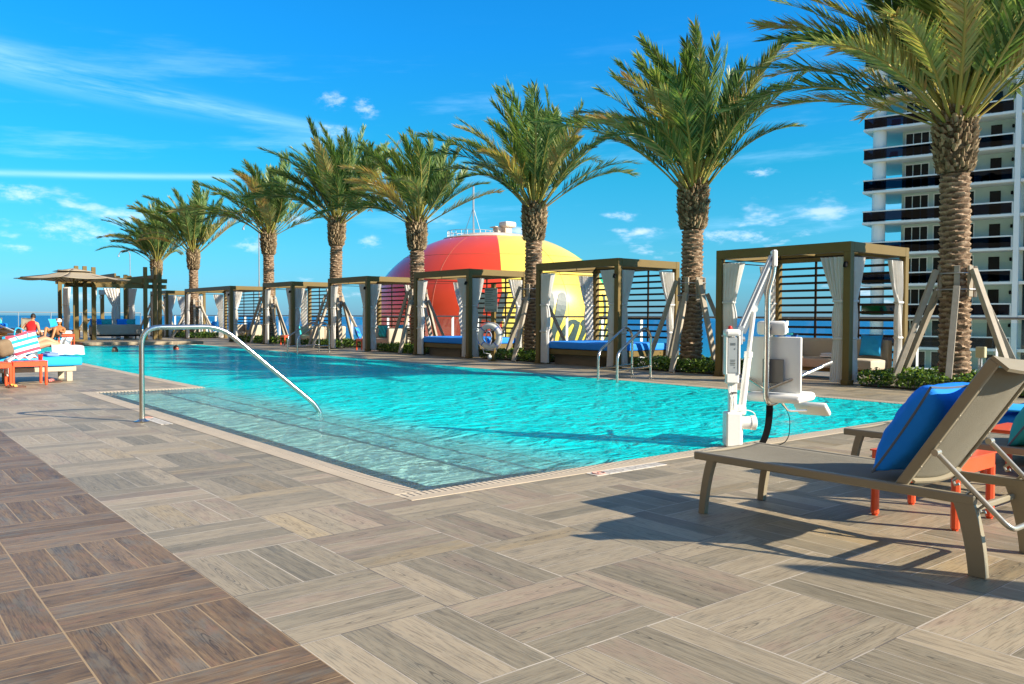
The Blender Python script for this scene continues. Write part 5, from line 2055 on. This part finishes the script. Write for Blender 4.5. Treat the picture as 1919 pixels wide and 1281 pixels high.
pg = thing('pergola', 'tall bronze pergola with clustered posts at the far end of the pool', 'pergola', (7.30, 36.5, PZ))
posts = [(0, 0, 2.95), (.30, -.02, 2.95), (.62, -.02, 2.92), (-.12, 2.5, 2.9), (.16, 2.7, 2.9), (2.30, 1.9, 2.75), (2.52, 2.1, 2.72), (2.05, 2.1, 2.7), (2.55, -.15, 3.0), (2.92, -.2, 3.0), (3.15, -.05, 2.95), (3.05, .35, 2.9)]
for (x, y, h) in posts:
    mb = MB()
    mb.span((x, y, 0), (x + .15, y + .10, h), .004)
    mb.build('post', 'bronze', pg)
for (a, b_, z) in (((-.3, .05), (3.5, -.08), 2.44), ((-.3, .14), (3.5, .01), 2.20), ((-.2, 2.62), (3.4, 2.2), 2.38), ((.1, -.4), (-.1, 3.0), 2.6), ((3.02, -.5), (2.8, 2.6), 2.6), ((1.5, 0), (1.45, 2.4), 2.62)):
    mb = MB()
    mb.beam((a[0], a[1], z), (b_[0], b_[1], z), .07, .17, .004)
    mb.build('beam', 'bronze', pg)
for i, (e, dv, w0, w1) in enumerate((((.05, 2.35, 0), (.35, -1, 0), .5, .4), ((2.15, 2.0, 0), (-1, .1, 0), .62, .32), ((2.5, 1.9, 0), (.5, -1, 0), .45, .3), ((.75, .15, 0), (.4, 1, 0), .35, .12))):
    mb, tbs = curtain(e, dv, 2.15, w0, w1, seed=20 + i)
    c = mb.build('curtain', 'curtain', pg, smooth=True, angle=70)
    for tb in tbs:
        tb.build('tie_band', 'curtain', c)
sf = sofa('grey curved-back sofa under the pergola, turned away from the pool', 7.95, 37.1, 1.9, .8, 0.0, mat='greige', group=None, seat_h=.34, back_h=.62)
sf.location.z = PZ
sf.rotation_euler = (0, 0, PI)
sf.location = (9.95, 37.75, PZ)
for i, (x, m_, lab) in enumerate(((8.25, 'pillow_blue', 'blue pillow on the left of the grey sofa under the pergola'), (8.62, 'teal', 'teal pillow on the left half of the grey sofa under the pergola'),
                                 (9.25, 'pillow_blue', 'blue pillow on the right half of the grey sofa under the pergola'), (9.52, 'teal', 'teal pillow on the right end of the grey sofa under the pergola'))):
    pillow(lab, (x, 37.26, PZ + .68), .48, .34, .15, 0, -.15, m_, 30 + i)

um = thing('umbrella', 'beige canvas parasol open in front of the pergola', 'umbrella', at(-16.55, 31.5, PZ))
mb = MB()
mb.tube([(0, 0, 0), (0, 0, 2.72)], .028, 10)
mb.build('pole', 'bronze', um, smooth=True)
mb = MB()
mb.box((0, 0, .04), (.6, .6, .08), .02)
mb.build('base', 'bronze', um)
NS = 8
rim = [Vector((2.0 * math.cos(2 * PI * (k + .5) / NS), 2.0 * math.sin(2 * PI * (k + .5) / NS), 2.36)) for k in range(NS)]
mb = MB()
for k in range(NS):
    a, c = rim[k], rim[(k + 1) % NS]
    apx = Vector((0, 0, 2.74))
    mb.grid(lambda u, v: apx.lerp(a.lerp(c, u), .12 + .88 * v) + Vector((0, 0, -.05 * math.sin(PI * u) * v - .10 * math.sin(PI * v) * (1 - .3 * math.sin(PI * u)) * .6)), 6, 8)
mb.build('canopy', 'canopy', um, smooth=True, solid=.006, angle=20)
mb = MB()
for k in range(NS):
    a, c = rim[k] * .36, rim[(k + 1) % NS] * .36
    a.z = c.z = 2.635
    apx = Vector((0, 0, 2.765))
    mb.grid(lambda u, v: apx.lerp(a.lerp(c, u), v), 3, 3)
mb.build('vent', 'canopy', um, smooth=True, solid=.006, angle=20)
for k in range(NS):
    mb = MB()
    hub = Vector((0, 0, 2.62))
    mb.tube([hub + (rim[k] - hub) * .02, rim[k] + Vector((0, 0, -.012))], .012, 5)
    mb.tube([Vector((0, 0, 2.05)), hub.lerp(rim[k], .48)], .010, 5)
    mb.build('rib', 'slat', um)

# lamp posts and the sensor post
for (r_, f_, h, lab) in ((-13.0, 42.9, 5.9, 'thin hooked pole left of the third palm, taller one'), (-26.9, 58.8, 5.6, 'thin hooked pole behind the pergola')):
    t = thing('hooked_pole', lab, 'pole', at(r_, f_))
    mb = MB()
    mb.tube([(0, 0, 0), (0, 0, h * .5)], .04, 6)
    mb.tube(rounded([Vector((0, 0, h * .5)), Vector((0, 0, h)), RT * -.55 + Vector((0, 0, h + .15)), RT * -.8 + Vector((0, 0, h - .25))], .3, 5), .028, 6)
    mb.build('pole', 'galv', t, smooth=True)
    mb = MB()
    mb.lathe([(.07, -.08), (.03, .05)], RT * -.8 + Vector((0, 0, h - .28)), 8)
    mb.build('lamp_head', 'galv', t)
t = thing('outdoor_shower', 'square bronze shower post with white head beyond the pergola', 'shower', at(-22.6, 46))
mb = MB(); mb.box((0, 0, 1.15), (.18, .18, 2.3), .01); mb.build('post', 'bronze', t)
mb = MB(); mb.box((0, 0, 2.38), (.30, .30, .26), .02); mb.box((-.1, -.1, 2.1), (.1, .1, .16), .03); mb.build('shower_head', 'lift_panel', t)

# ------------------------------------------------------------------ people
def body_part(name, joints, edges, mat, parent, sub=2):
    """one continuous skinned surface over connected joints: {name: (pos, radius)}"""
    keys = list(joints)
    me = bpy.data.meshes.new(name)
    me.from_pydata([joints[k][0] for k in keys], [(keys.index(a), keys.index(c)) for a, c in edges], [])
    me.materials.append(MT[mat])
    o = bpy.data.objects.new(name, me)
    COL.objects.link(o)
    md = o.modifiers.new('skin', 'SKIN')
    md.use_smooth_shade = True
    if not me.skin_vertices:
        bpy.context.view_layer.objects.active = o
        me.update()
    sv = me.skin_vertices[0].data
    for i, k in enumerate(keys):
        r_ = joints[k][1]
        sv[i].radius = r_ if isinstance(r_, tuple) else (r_, r_)
        sv[i].use_root = (i == 0)
    s2 = o.modifiers.new('sub', 'SUBSURF')
    s2.levels = s2.render_levels = sub
    o.parent = parent
    return o


def hand(p, d_, up, mat, parent):
    d_ = Vector(d_).normalized()
    sd = d_.cross(Vector(up)).normalized()
    upv = sd.cross(d_)
    mb = MB()
    p = Vector(p)
    m = Matrix((sd, d_, upv)).transposed()
    mb.box(p + d_ * .045, (.08, .095, .028), .012, m)
    for i, l_ in enumerate((.062, .075, .070, .054)):
        a = p + d_ * .088 + sd * (-.030 + .020 * i)
        mb.tube([a, a + d_ * l_ * .5 - upv * .004, a + d_ * l_ * .95 - upv * .020], [.0095, .0085, .006], 6)
    a = p + d_ * .02 - sd * .035
    mb.tube([a, a - sd * .028 + d_ * .028, a - sd * .034 + d_ * .058 - upv * .01], [.012, .010, .007], 6)
    mb.build('hand', mat, parent, smooth=True, angle=70)


def head(c, face, parent, skin='skin', hair='hair', hairstyle='short', tilt=0.0, s=1.0):
    """head with face; c centre of the skull, face the way it looks"""
    f = Vector(face).normalized()
    sd = f.cross(Vector((0, 0, 1))).normalized()
    up = sd.cross(f).normalized()
    c = Vector(c)

    def T(x, y, z):
        return c + (sd * x + f * y + up * z) * s
    mb = MB()

    def sk(u, v):
        a, e = u * 2 * PI, (v - .5) * PI
        x = .075 * math.cos(e) * math.cos(a)
        y = .092 * math.cos(e) * math.sin(a)
        z = .115 * math.sin(e)
        if z < 0:
            k = 1 + z * 2.6
            x *= k
            y = y * (1 + z * 1.2) + (.012 if y > 0 else 0)
        # eye hollows
        if y > .05 and abs(z - .008) < .022 and abs(abs(x) - .03) < .018:
            y -= .008
        return T(x, y, z)
    mb.grid(sk, 28, 20, closed_u=True)
    mb.tube([T(0, .082, .018), T(0, .102, -.012), T(0, .104, -.022), T(0, .086, -.028)], [.007 * s, .010 * s, .013 * s, .008 * s], 7)
    mb.tube([T(-.022, .086, -.052), T(0, .094, -.050), T(.022, .086, -.052)], .006 * s, 6)
    for k in (-1, 1):
        mb.grid(lambda u, v, k=k: T(k * (.074 + .010 * math.sin(v * PI)), -.004 + .017 * math.cos(u * 2 * PI) * math.sin(v * PI), -.005 + .030 * math.cos(v * PI)), 8, 6, closed_u=True)
    hd = mb.build('head', skin, parent, smooth=True, angle=80)
    ey = MB()
    for k in (-1, 1):
        ey.lathe([(.002 * s, -.004 * s), (.010 * s, 0), (.002 * s, .004 * s)], T(k * .030, .076, .010), 8, axis=f)
        ey.tube([T(k * .018, .084, .028), T(k * .044, .076, .030)], .004 * s, 5)
    ey.build('eyes', 'hair', hd)
    hb = MB()
    if hairstyle in ('short', 'long', 'wet'):
        def hr_(u, v):
            a, e = u * 2 * PI, R(-28 + 118 * v)
            yb = math.sin(a)
            lift = .40 if yb > .35 else 0
            e = max(e, R(-28) + lift * 1.9 + (R(28) if yb > .5 else 0))
            nn = .006 * noise.noise(Vector((math.cos(a) * 4, math.sin(a) * 4, e * 4)))
            return T((.083 + nn) * math.cos(e) * math.cos(a), (.099 + nn) * math.cos(e) * math.sin(a) - .004, .010 + (.120 + nn) * math.sin(e))
        hb.grid(hr_, 28, 12, closed_u=True)
        hb.build('hair', hair, hd, smooth=True, angle=80)
    elif hairstyle == 'cap':
        hb.grid(lambda u, v: T(.087 * math.cos(R(-5 + 95 * v)) * math.cos(u * 2 * PI), .103 * math.cos(R(-5 + 95 * v)) * math.sin(u * 2 * PI), .030 + .105 * math.sin(R(-5 + 95 * v))), 24, 10, closed_u=True)
        hb.grid(lambda u, v: T(.075 * math.cos(PI * (u)) * (1 - .25 * v), .07 + .085 * v * math.sin(PI * u) ** .6, .035 - .012 * v), 12, 3)
        hb.build('cap', hair, hd, smooth=True, solid=.003)
    elif hairstyle == 'goggles':
        def hr2(u, v):
            e = R(-20 + 110 * v)
            return T(.081 * math.cos(e) * math.cos(u * 2 * PI), .096 * math.cos(e) * math.sin(u * 2 * PI) - (.012 if v < .5 else 0), .030 + .105 * math.sin(e))
        hb.grid(hr2, 24, 10, closed_u=True)
        hb.build('hair', hair, hd, smooth=True)
        gb = MB()
        gb.tube([T(.080 * math.cos(a * .2618), .096 * math.sin(a * .2618), .012) for a in range(25)], .009, 6, caps=False)
        for k in (-1, 1):
            gb.lathe([(.010, -.006), (.020, 0), (.016, .012)], T(k * .032, .086, .008), 10, axis=f)
        gb.build('goggles', 'redcloth', hd, smooth=True)
    return hd


def person(label, origin, rz, J, head_c, face, skin='skin', hair='hair', style='short', hands=True, group=None):
    t = thing('person', label, 'person', origin, rz, group)
    E_ = [('pelvis', 'belly'), ('belly', 'chest'), ('chest', 'neck'), ('neck', 'skull')]
    for s in 'lr':
        E_ += [('chest', 'sho' + s), ('sho' + s, 'elb' + s), ('elb' + s, 'wri' + s), ('pelvis', 'hip' + s), ('hip' + s, 'kne' + s), ('kne' + s, 'ank' + s), ('ank' + s, 'toe' + s)]
    rad = dict(pelvis=(.15, .12), belly=(.135, .105), chest=(.16, .115), neck=.055, skull=.055, sho=.065, elb=.042, wri=.028, hip=.085, kne=.058, ank=.036, toe=.026)
    jj = {}
    for k, v in J.items():
        kk = k if k in rad else k[:-1]
        jj[k] = (Vector(v), rad[kk])
    body_part('body', jj, E_, skin, t)
    if hands:
        for s in 'lr':
            d_ = Vector(J['wri' + s]) - Vector(J['elb' + s])
            hand(Vector(J['wri' + s]) + d_.normalized() * .01, d_, (0, 0, 1), skin, t)
    head(head_c, face, t, skin, hair, style)
    return t, jj


def cloth(t, name, jj, keys, edges, mat, k=1.18):
    js = {}
    for q in keys:
        p, r_ = jj[q]
        r_ = tuple(x * k for x in r_) if isinstance(r_, tuple) else r_ * k
        js[q] = (p, r_)
    return body_part(name, js, edges, mat, t)


# front daybed at the left edge with a person lying on it
fd = thing('daybed', 'bright blue cushioned lounge bed at the left edge, a person lying on it', 'daybed', (.9, 15.65, 0))
cushion((1.17, .42, .335), (2.36, .86, .17), .05, puff=.015).build('mattress', 'sky_blue', fd, smooth=True)
mb = MB()
mb.span((.05, .03, .17), (2.25, .81, .25), .006)
mb.build('frame', 'beige', fd)
for (x, y) in ((.12, .07), (2.15, .07), (.12, .75), (2.15, .75), (1.3, .07), (1.3, .75)):
    mb = MB(); mb.box((x, y, .086), (.09, .05, .17), .004); mb.build('leg', 'beige', fd)
HZ = .44
J = dict(pelvis=(.0, 0, .12), belly=(-.22, 0, .13), chest=(-.46, 0, .15), neck=(-.66, 0, .18), skull=(-.76, 0, .21),
         shol=(-.50, .19, .14), elbl=(-.28, .30, .08), wril=(-.05, .26, .10), shor=(-.50, -.19, .14), elbr=(-.30, -.28, .08), wrir=(-.08, -.20, .17),
         hipl=(.04, .10, .12), knel=(.36, .13, .30), ankl=(.74, .10, .07), toel=(.82, .11, .17), hipr=(.04, -.10, .12), kner=(.38, -.10, .22), ankr=(.78, -.08, .06), toer=(.86, -.09, .16))
pt, jj = person('person lying on the bright blue bed, shins under a white towel', (2.42, 16.10, HZ - .02), 0, J, (-.80, 0, .23), (.35, 0, 1), 'skin', 'hair')
cloth(pt, 'shorts', jj, ['pelvis', 'hipl', 'knel', 'hipr', 'kner'], [('pelvis', 'hipl'), ('hipl', 'knel'), ('pelvis', 'hipr'), ('hipr', 'kner')], 'greycloth', 1.1).data.vertices
o = bpy.data.objects['shorts']
me = o.data
for i, kx in ((2, 'knel'), (4, 'kner')):
    hp = Vector(jj['hip' + kx[-1]][0]); kn = Vector(jj[kx][0])
    me.vertices[i].co = hp.lerp(kn, .45)
    me.skin_vertices[0].data[i].radius = (.095, .095)
mb = MB()
def tw_pt(u, v):
    x = .42 + .50 * u
    yy = -.26 + .46 * v
    z = .145 + .05 * math.sin(PI * v) * (1.1 - u * .4) + .02 * (1 - u)
    if v < .12:
        z *= .3
    return Vector((x, yy, z + .006 * math.sin(u * 19 + v * 8)))
mb.grid(tw_pt, 24, 20)
o = mb.build('towel', 'towelw', smooth=True, solid=.012); o.location = (2.40, 16.10, HZ - .03)
tag(o, 'white towel over the shins of the person on the bright blue bed', 'towel')
mb = MB()
cushion((0, 0, 0), (.22, .20, .05), .02, mb=mb)
cushion((.03, .01, .035), (.16, .16, .03), .012, mb=mb)
o = mb.build('towel', 'towelb', smooth=True); o.location = (2.78, 15.82, HZ + .01); o.rotation_euler = (0.05, 0.1, .4)
tag(o, 'crumpled blue towel beside the lying person knees on the bright blue bed', 'towel')
# bags, table, things
bgM = Matrix.Translation((2.40, 15.80, .63)) @ Matrix.Rotation(-.28, 4, 'Y') @ Matrix.Rotation(.1, 4, 'Z') @ Matrix.Rotation(-.15, 4, 'X')
bg_ = thing('beach_bag', 'blue, white and red striped beach bag leaning on the bright blue bed', 'bag', mat=bgM)
mb = MB()
def bagp(u, v, s=1):
    x = (2 * u - 1)
    z = v
    th = .075 * (1 - .55 * z) * max(.0, 1 - abs(x) ** 3) ** .5
    return Vector((x * (.20 + .03 * z), -s * th, -.17 + .36 * z + .012 * math.sin(x * 5) * z))
mb.grid(lambda u, v: bagp(u, v, 1), 18, 12)
mb.grid(lambda u, v: bagp(1 - u, v, -1), 18, 12)
mb.add([bagp(i / 12, 0, 1) for i in range(13)] + [bagp(i / 12, 0, -1) for i in range(13)], [(i, i + 1, i + 14, i + 13) for i in range(12)])
mb.build('bag_body', 'stripe_towel', bg_, smooth=True, angle=60)
for s in (-1, 1):
    mb = MB()
    mb.tube(bez((-.09, s * -.03, .17), (.0, s * -.06, -.16 if s > 0 else .42), (.10, s * -.03, .17), 10), .011, 6)
    mb.build('handle', 'sky_blue', bg_, smooth=True)
o = MB()
cushion((0, 0, 0), (.26, .20, .28), .08, mb=o)
o = o.build('backpack', 'brownbag', smooth=True); o.location = (2.08, 15.62, .58); o.rotation_euler = (.1, -.3, .2)
tag(o, 'brown woven bag at the left edge beside the striped beach bag', 'bag')
orange_table('orange side table in front of the bright blue bed at the left edge', 2.36, 15.30, .46, .385)
mb = MB()
def wt_(u, v):
    x = -.20 + .40 * u
    y = -.22 + .40 * v
    z = .395 + .05 * abs(math.sin(u * 9) * math.cos(v * 7)) + .03 * math.sin(v * PI)
    if u < .22:
        z = .395 - (.22 - u) * 1.1 + .03 * math.sin(v * 9)
        x = -.20 - .03 * math.sin(v * 7) - .04 * (.22 - u)
    return Vector((x, y, z + .008))
mb.grid(wt_, 26, 20)
o = mb.build('towel', 'towelw', smooth=True, solid=.01); o.location = (2.28, 15.30, .01)
tag(o, 'crumpled white towel hanging off the orange table at the left edge', 'towel')
o = MB()
o.lathe([(.028, 0), (.030, .002), (.037, .09), (.035, .092), (.029, .01)], (0, 0, 0), 16)
o = o.build('cup', 'red', smooth=True); o.location = (2.53, 15.18, .396)
tag(o, 'red cup on the orange table at the left edge', 'cup')
orange_table('second orange side table cut off by the left edge of the photo', 1.83, 15.05, .46, .385)


def sandals(label, x, y, rz, m1, m2):
    t = thing('sandals', label, 'sandals', (x, y, 0.002), rz)
    for s in (-1, 1):
        mb = MB()
        pts = []
        n = 20
        vs = []
        for z in (0, .022):
            for i in range(n):
                a = 2 * PI * i / n
                w_ = .040 + .008 * math.sin(a)
                vs.append(Vector((s * .06 + w_ * math.cos(a), .125 * math.sin(a), z)))
        fs = [(i, (i + 1) % n, n + (i + 1) % n, n + i) for i in range(n)] + [tuple(reversed(range(n))), tuple(range(n, 2 * n))]
        mb.add(vs, fs)
        o_ = mb.build('sole', m1, t)
        mb = MB()
        mb.ribbon(bez((s * .06 - .042, .02, .02), (s * .06, .06, .085), (s * .06 + .042, .02, .02), 8), .045, .006, (0, 1, 0))
        mb.build('strap', m2, o_)
    return t


sandals('red sandals under the bright blue bed at the left edge', 2.78, 15.55, 1.2, 'leather', 'floral')
sandals('sandals with yellow and red straps on the deck by the orange table legs', 2.12, 14.75, 1.7, 'leather', 'yellowtoy')

# beds and people beyond the end of the pool
d2 = thing('daybed', 'blue cushioned lounge bed beyond the pool with two people sitting on it', 'daybed', at(-18.1, 29.75, 0), -.25)
cushion((.95, .40, .27), (2.1, .82, .15), .05).build('mattress', 'sky_blue', d2, smooth=True)
mb = MB(); mb.span((.0, .03, .12), (1.9, .78, .20), .006); mb.build('frame', 'beige', d2)
for (x, y) in ((.06, .07), (1.84, .07), (.06, .74), (1.84, .74)):
    mb = MB(); mb.box((x, y, .06), (.08, .05, .12), .004); mb.build('leg', 'beige', d2)
# red shirt, seen from behind, leaning forward
J = dict(pelvis=(0, 0, .12), belly=(0, .03, .26), chest=(-.02, .10, .44), neck=(-.02, .16, .57), skull=(-.02, .19, .64),
         shol=(-.20, .10, .47), elbl=(-.32, .02, .28), wril=(-.26, -.12, .14), shor=(.17, .10, .47), elbr=(.28, -.02, .26), wrir=(.40, -.14, .08),
         hipl=(-.10, .04, .10), knel=(-.14, .42, .16), ankl=(-.14, .52, -.22), toel=(-.14, .64, -.25), hipr=(.10, .04, .10), kner=(.16, .40, .16), ankr=(.16, .50, -.22), toer=(.16, .62, -.25))
pr_, jj = person('dark-haired person in a red shirt sitting with their back turned beyond the pool', at(-17.25, 29.9, .33), -.62, J, (-.02, .20, .72), (-.3, 1, -.25), 'skin', 'hair')
cloth(pr_, 'red_shirt', jj, ['pelvis', 'belly', 'chest', 'neck', 'shol', 'shor'], [('pelvis', 'belly'), ('belly', 'chest'), ('chest', 'neck'), ('chest', 'shol'), ('chest', 'shor')], 'redcloth', 1.18)
cloth(pr_, 'swim_shorts', jj, ['pelvis', 'hipl', 'hipr'], [('pelvis', 'hipl'), ('pelvis', 'hipr')], 'pillow_blue', 1.22)
# sunbather with cap, knees up, feet towards the pool
J = dict(pelvis=(0, 0, .11), belly=(0, .18, .16), chest=(0, .36, .27), neck=(0, .46, .38), skull=(0, .47, .44),
         shol=(-.19, .37, .29), elbl=(-.27, .18, .16), wril=(-.16, -.02, .22), shor=(.19, .37, .29), elbr=(.28, .18, .16), wrir=(.18, -.02, .22),
         hipl=(-.10, -.04, .12), knel=(-.15, -.34, .34), ankl=(-.13, -.52, -.02), toel=(-.13, -.68, -.05), hipr=(.10, -.04, .12), kner=(.17, -.34, .34), ankr=(.14, -.54, -.02), toer=(.15, -.70, -.05))
pw, jj = person('tanned person in a white cap reclining with knees up beyond the pool', at(-16.55, 30.15, .33), -.55, J, (0, .44, .53), (0, -1, -.1), 'skin2', 'towelw', 'cap')
cloth(pw, 'swimsuit', jj, ['pelvis', 'hipl', 'hipr'], [('pelvis', 'hipl'), ('pelvis', 'hipr')], 'hair', 1.12)
# person lying further left
d4 = thing('daybed', 'pale lounge bed beyond the pool at the left edge with a person lying flat', 'daybed', at(-20.6, 31.3, 0), -.15)
cushion((1.0, .40, .30), (2.1, .78, .14), .05).build('mattress', 'curtain', d4, smooth=True)
mb = MB(); mb.span((.0, .03, .12), (2.0, .76, .23), .006); mb.build('frame', 'taupe', d4)
for (x, y) in ((.06, .07), (1.94, .07), (.06, .72), (1.94, .72)):
    mb = MB(); mb.box((x, y, .06), (.06, .05, .12), .004); mb.build('leg', 'taupe', d4)
J = dict(pelvis=(.0, 0, .12), belly=(-.22, 0, .12), chest=(-.46, 0, .14), neck=(-.66, 0, .15), skull=(-.76, 0, .16),
         shol=(-.50, .19, .12), elbl=(-.28, .28, .06), wril=(-.05, .24, .06), shor=(-.50, -.19, .12), elbr=(-.30, -.27, .06), wrir=(-.08, -.22, .06),
         hipl=(.04, .10, .11), knel=(.42, .11, .20), ankl=(.84, .10, .05), toel=(.90, .11, .16), hipr=(.04, -.10, .11), kner=(.44, -.10, .12), ankr=(.86, -.09, .05), toer=(.93, -.10, .16))
p4_, jj = person('person lying flat on the pale bed beyond the pool at the left edge', at(-19.4, 31.6, .37), -.15, J, (-.80, 0, .18), (.2, 0, 1), 'skin', 'hair')
cloth(p4_, 'swim_shorts', jj, ['pelvis', 'hipl', 'hipr'], [('pelvis', 'hipl'), ('pelvis', 'hipr')], 'yellowtoy', 1.2)
orange_table('orange side table with towels beyond the pool, left of the pergola', 6.52, 34.25, .5, .42)
mb = MB()
cushion((0, 0, 0), (.34, .26, .07), .03, mb=mb)
cushion((.05, 0, .06), (.22, .2, .05), .02, mb=mb)
o = mb.build('towel', 'towelw', smooth=True); o.location = (6.56, 34.22, .46)
tag(o, 'white towel heap on the orange table left of the pergola', 'towel')
mb = MB()
mb.grid(lambda u, v: Vector((.34 * u, .05 * math.sin(u * 9) + .03 * math.cos(v * 6) - .22 * (1 - v) , .30 * v - .01 * math.sin(u * 20))), 16, 10)
o = mb.build('towel', 'towelw', smooth=True, solid=.012); o.location = at(-16.2, 30.0, .02); o.rotation_euler = (0, 0, -.55)
tag(o, 'white towel hanging off the end of the blue bed beyond the pool', 'towel')
# far loungers by the end railing
FL = [(-27.0, 43.5, .1, 'far beige lounger at the left edge by the end railing'), (-26.2, 42.6, .1, 'far beige lounger with an aqua pillow by the end railing'), (-25.2, 43.2, .15, 'far beige lounger draped with a blue towel by the end railing'),
      (-24.3, 42.2, .1, 'far beige lounger with raised back, fourth from the left by the end railing'), (-23.5, 42.8, .1, 'far beige lounger with a bright blue pillow, rightmost by the end railing')]
for i, (r_, f_, rz, lab) in enumerate(FL):
    c = copy_tree(l1)
    for ch in list(c.children):
        if ch.name.split('.')[0] in ('tie_string', 'ratchet_hook'):
            bpy.data.objects.remove(ch)
        elif ch.name.split('.')[0] == 'backrest_rail':
            for g in list(ch.children):
                bpy.data.objects.remove(g)
    c.location = at(r_, f_)
    c.rotation_euler = (0, 0, PI * .9 + rz if i % 2 else .9)
    tag(c, lab, 'sun lounger', 'taupe sun loungers')
pillow('aqua pillow on the second far lounger', at(-25.6, 41.5, .72), .6, .45, .18, .8, -.3, 'aqua', 41)
pillow('bright blue pillow on the rightmost far lounger', at(-22.9, 41.6, .72), .6, .45, .18, .8, -.3, 'sky_blue', 42)
o = MB()
cushion((0, 0, 0), (1.3, .7, .26), .08, mb=o)
o = o.build('folded_mattress', 'pillow_blue', smooth=True); o.location = at(-22.9, 36.5, .62); o.rotation_euler = (0, 0, -.6)
st_ = MB()
tag(o, 'navy blue rolled mattress on a stand at the left edge beyond the pool', 'mattress')
sd2 = MB()
sd2.span((-.55, -.28, .28), (.55, .28, .49), .01)
for (x, y) in ((-.5, -.25), (.5, -.25), (-.5, .25), (.5, .25)):
    sd2.span((x - .03, y - .03, 0), (x + .03, y + .03, .28))
o = sd2.build('low_stand', 'slat'); o.location = at(-22.9, 36.5, 0); o.rotation_euler = (0, 0, -.6)
tag(o, 'dark low stand under the navy rolled mattress at the left edge', 'stand')
mb = MB()
mb.tube([at(-20.6, 32.5, .98), at(-18.25, 30.6, .50)], .035, 8)
ob = mb.build('folded_parasol_pole', 'white', smooth=True)
tag(ob, 'white pole leaning diagonally beside the pale bed at the left edge', 'pole')
orange_table('far orange side table by the end railing, left of the pergola', *at(-20.3, 38.5)[:2], .5, .45)

# swimmers
def swimmer(label, p, face, style, hair):
    t = thing('person', label, 'person', p)
    J = {'chest': (Vector((0, 0, -.34)), (.15, .11)), 'neck': (Vector((0, .02, -.14)), .055), 'skull': (Vector((0, .02, -.05)), .05), 'shl': (Vector((-.19, 0, -.22)), .06), 'shr': (Vector((.19, 0, -.22)), .06), 'ell': (Vector((-.36, .16, -.25)), .042), 'elr': (Vector((.36, .16, -.28)), .042), 'belly': (Vector((0, -.1, -.6)), .12)}
    body_part('body', J, [('chest', 'neck'), ('neck', 'skull'), ('chest', 'shl'), ('chest', 'shr'), ('shl', 'ell'), ('shr', 'elr'), ('chest', 'belly')], 'skin', t)
    head((0, .02, .055), face, t, 'skin', hair, style)
    return t


swimmer('dark-haired swimmer, only the head showing, nearer the left edge of the pool', at(-12.2, 25.6, -.03), (-.8, -.35, 0), 'wet', 'hair')
swimmer('swimmer with red goggles in the far water, only the head showing', at(-11.0, 27.3, -.03), (.2, -1, 0), 'goggles', 'hair')


# ------------------------------------------------------------------ hotel tower added out of view, bounces warm light and blocks blue sky
ht = thing('bounce_tower', 'cream hotel tower added out of view on the land side for warm bounce light', 'building', (-14, -30, 0))
mb = MB()
mb.span((-12, 0, -26), (0, 110, 42))
mb.build('wall', M("cream_stucco", (0.36, 0.30, 0.24), 0.85, var=0.05, scale=0.5), ht)
for k in range(1, 11):
    mb = MB()
    mb.span((0.003, 1, k * 3.8 - 3.2), (0.06, 109, k * 3.8 - 1.9))
    mb.build('window_band', 'towerglass', ht)
